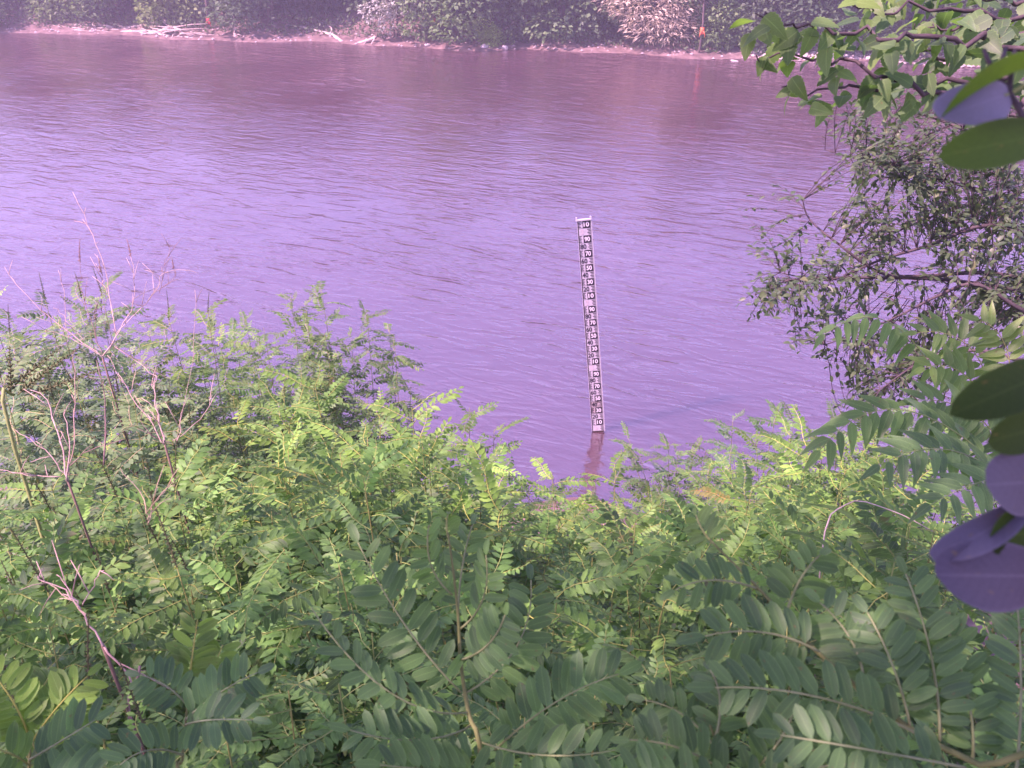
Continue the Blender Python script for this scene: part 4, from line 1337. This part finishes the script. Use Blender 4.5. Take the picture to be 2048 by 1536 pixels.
def dead_shrub(label, foot_px, branches, depth, tint=(1, 1, 1)):
    b = at(*foot_px, depth)
    foot = Vector((b.x, b.y + .05, 0))
    foot.z = gz(foot.x, foot.y) - .02
    t = thing('dead_shrub', foot, label, 'dead shrub', 'bare dead shrubs in the left part of the thicket')
    mb = MB()
    tube(mb, [p - foot for p in smooth_path([foot, foot.lerp(b, .5) + Vector((.02, 0, 0)), b], 4)], .0042, .0034, 6)
    mb.build('stem', M['dead'], t).color = (.36, .32, .28, 1)
    for br in branches:
        pts = [at(q[0], q[1], depth + (q[2] if len(q) > 2 else 0)) for q in br['p']]
        pts = smooth_path(pts, 4)
        pts = [p + Vector((drg.gauss(0, .003), drg.gauss(0, .003), 0)) for p in pts]
        mb = MB()
        tube(mb, [p - foot for p in pts], br.get('r', .006) * .34, br.get('r1', .0008), 5)
        for k in range(2, len(pts) - 1):
            if drg.random() < .45:
                tan = (pts[k + 1] - pts[k - 1]).normalized()
                dv = (tan + Vector((drg.gauss(0, .7), drg.gauss(0, .7), drg.gauss(.1, .5)))).normalized() * drg.uniform(.02, .11)
                tube(mb, [q - foot for q in (pts[k], pts[k] + dv * .5 + Vector((0, 0, .004)), pts[k] + dv)], .0014, .0007, 3)
        mb.build('branch', M['dead'], t).color = (*br.get('c', tint), 1)
        if br.get('spike'):
            seed_spike(t, foot, pts[-1], (pts[-1] - pts[-4]).normalized(), br['spike'], M['dryspike'], drg, .005)
    return t


PK, DK = (.95, .88, .86), (.5, .42, .42)
dead_shrub('tall bare dead shrub with pinkish forked twigs against the water', (205, 715), [
    dict(p=[(205, 715), (230, 670), (215, 560), (185, 470), (152, 398)], r=.0065, c=PK), dict(p=[(205, 715), (240, 660), (265, 610), (268, 560), (262, 512)], c=PK, spike=.07), dict(p=[(230, 668), (275, 625), (310, 585), (330, 545), (382, 540)], r=.004, c=PK), dict(p=[(318, 585), (330, 530), (340, 500), (334, 482)], r=.003, c=DK), dict(p=[(310, 585), (345, 560), (350, 538)], r=.003, c=DK, spike=.04),
    dict(p=[(205, 715), (120, 650), (70, 610), (5, 535)], r=.006, c=PK), dict(p=[(205, 712), (140, 675), (90, 660)], r=.004, c=PK), dict(p=[(170, 685), (135, 640), (108, 615)], r=.003, c=PK), dict(p=[(205, 715), (180, 640), (162, 570), (160, 525)], r=.005, c=DK, spike=.09), dict(p=[(215, 590), (206, 560), (204, 545)], r=.003, c=PK, spike=.06), dict(p=[(135, 690), (130, 600), (118, 540)], r=.003, c=PK), dict(p=[(196, 690), (190, 640), (193, 600)], r=.003, c=DK), dict(p=[(230, 690), (290, 730), (345, 760)], r=.003, c=DK)], 3.5)
dead_shrub('bare dead shrub with pale stems fanning from one point below the tall dead one', (330, 890), [
    dict(p=[(330, 890), (290, 830), (240, 755), (218, 710)], r=.006, c=PK), dict(p=[(330, 890), (315, 830), (308, 780), (302, 745), (230, 695)], r=.007, c=PK), dict(p=[(335, 890), (318, 850), (312, 800)], r=.006, c=PK), dict(p=[(350, 880), (400, 840), (425, 790)], r=.003, c=PK), dict(p=[(355, 885), (362, 840), (365, 820)], r=.005, c=PK), dict(p=[(350, 890), (385, 720), (392, 580)], r=.0025, c=(.8, .75, .7)), dict(p=[(340, 885), (300, 870), (280, 830)], r=.004, c=DK)], 2.9)
dead_shrub('broken bare shrub with reddish clustered stems at the left of the thicket', (135, 960), [
    dict(p=[(135, 960), (120, 880), (95, 800), (60, 780)], r=.008, c=PK), dict(p=[(135, 960), (140, 880), (125, 820)], r=.007, c=PK), dict(p=[(138, 950), (150, 860), (148, 760), (145, 700)], r=.005, c=(.8, .7, .65)), dict(p=[(130, 950), (90, 900), (30, 860)], r=.005, c=PK), dict(p=[(140, 930), (180, 900), (250, 880)], r=.004, c=DK), dict(p=[(120, 955), (60, 950), (0, 940)], r=.005, c=PK), dict(p=[(210, 930), (212, 820), (206, 760)], r=.008, c=DK)], 2.5)
dead_shrub('low dead shrub with crossing pale twigs in the lower left of the thicket', (205, 1290), [
    dict(p=[(205, 1290), (170, 1230), (130, 1180), (75, 1150)], r=.006, c=PK), dict(p=[(175, 1235), (135, 1195), (85, 1165)], r=.004, c=(.9, .9, .7)), dict(p=[(165, 1220), (140, 1180), (120, 1150)], r=.004, c=PK), dict(p=[(165, 1215), (190, 1160), (205, 1140)], r=.003, c=PK), dict(p=[(205, 1290), (270, 1370), (295, 1450)], r=.007, c=(.8, .7, .7)), dict(p=[(285, 1330), (260, 1420), (290, 1520)], r=.008, c=DK), dict(p=[(295, 1040), (290, 1000), (240, 935)], r=.004, c=(1, 1, .7)), dict(p=[(290, 1050), (310, 1000), (345, 970)], r=.004, c=(1, 1, .7))], 1.7)

# tall grass with long blades on the right
gfoot2 = at(1730, 1300, 2.3)
gfoot2 = Vector((gfoot2.x, gfoot2.y, gz(gfoot2.x, gfoot2.y) - .02))
gr = thing('grass_plant', gfoot2, 'tall grass with long bent blades and a dry stalk below the drooping saplings', 'grass')
for poly, wpx in (([(1730, 1300, 2.3), (1745, 1120, 2.25), (1700, 1030, 2.2), (1600, 1005, 2.15)], 16), ([(1730, 1300, 2.3), (1735, 1150, 2.2), (1700, 1080, 2.1), (1690, 1180, 2.0)], 20), ([(1735, 1300, 2.3), (1780, 1130, 2.3), (1760, 1040, 2.3), (1720, 985, 2.3)], 16), ([(1735, 1300, 2.3), (1800, 1150, 2.2), (1810, 1060, 2.2), (1850, 1010, 2.15)], 14), ([(1728, 1300, 2.3), (1690, 1150, 2.3), (1640, 1080, 2.25), (1560, 1060, 2.2)], 15), ([(1740, 1300, 2.3), (1850, 1200, 2.2), (1900, 1120, 2.15), (1960, 1130, 2.1)], 15)):
    pts = smooth_path([at(*q) for q in poly], 4)
    mb = MB()
    n = len(pts)
    for i, p in enumerate(pts):
        tan = (pts[min(i + 1, n - 1)] - pts[max(i - 1, 0)]).normalized()
        sidev = tan.cross((CO - p).normalized() + Vector((.5, 0, .4))).normalized()
        hwid = wpx / F * 2.2 / 2 * (1 - (i / (n - 1)) ** 2.5) * min(1, .3 + i / 5) + .0004
        mb.v += [p - gfoot2 - sidev * hwid, p - gfoot2 + tan.cross(sidev) * hwid * .25, p - gfoot2 + sidev * hwid]
        mb.uv += [(0, i / n), (.5, i / n), (1, i / n)]
    for i in range(n - 1):
        for k in (0, 1):
            mb.f.append((3 * i + k, 3 * i + k + 1, 3 * i + k + 4, 3 * i + k + 3))
            mb.mi.append(0)
    mb.build('blade', M['sumac'], gr)
mb = MB()
tube(mb, [p - gfoot2 for p in smooth_path([gfoot2, at(1640, 1140, 2.2), at(1690, 1010, 2.15), at(1780, 1020, 2.1), at(1870, 1065, 2.05)], 4)], .0022, .0012, 4)
mb.build('stalk', M['dead'], gr)

# big unripe seed spikes standing out of the left shrubs
sp = thing('seed_stalk', at(25, 900, 2.6), 'stalk with dark green knobbly seed spikes at the left edge', 'plant')
o0 = sp.location.copy()
gfoot = Vector((o0.x, o0.y, gz(o0.x, o0.y)))
sp.location = gfoot
mb = MB()
tube(mb, [p - gfoot for p in smooth_path([gfoot, at(30, 900, 2.6), at(28, 790, 2.6)], 4)], .008, .004, 5)
mb.build('stem', M['stem'], sp)
for a, b in (((22, 790), (20, 690)), ((35, 790), (150, 690)), ((60, 790), (190, 745)), ((30, 770), (115, 695))):
    p, q = at(*a, 2.6), at(*b, 2.55)
    seed_spike(sp, gfoot, p, (q - p).normalized(), (q - p).length, M['spike'], drg, .010)
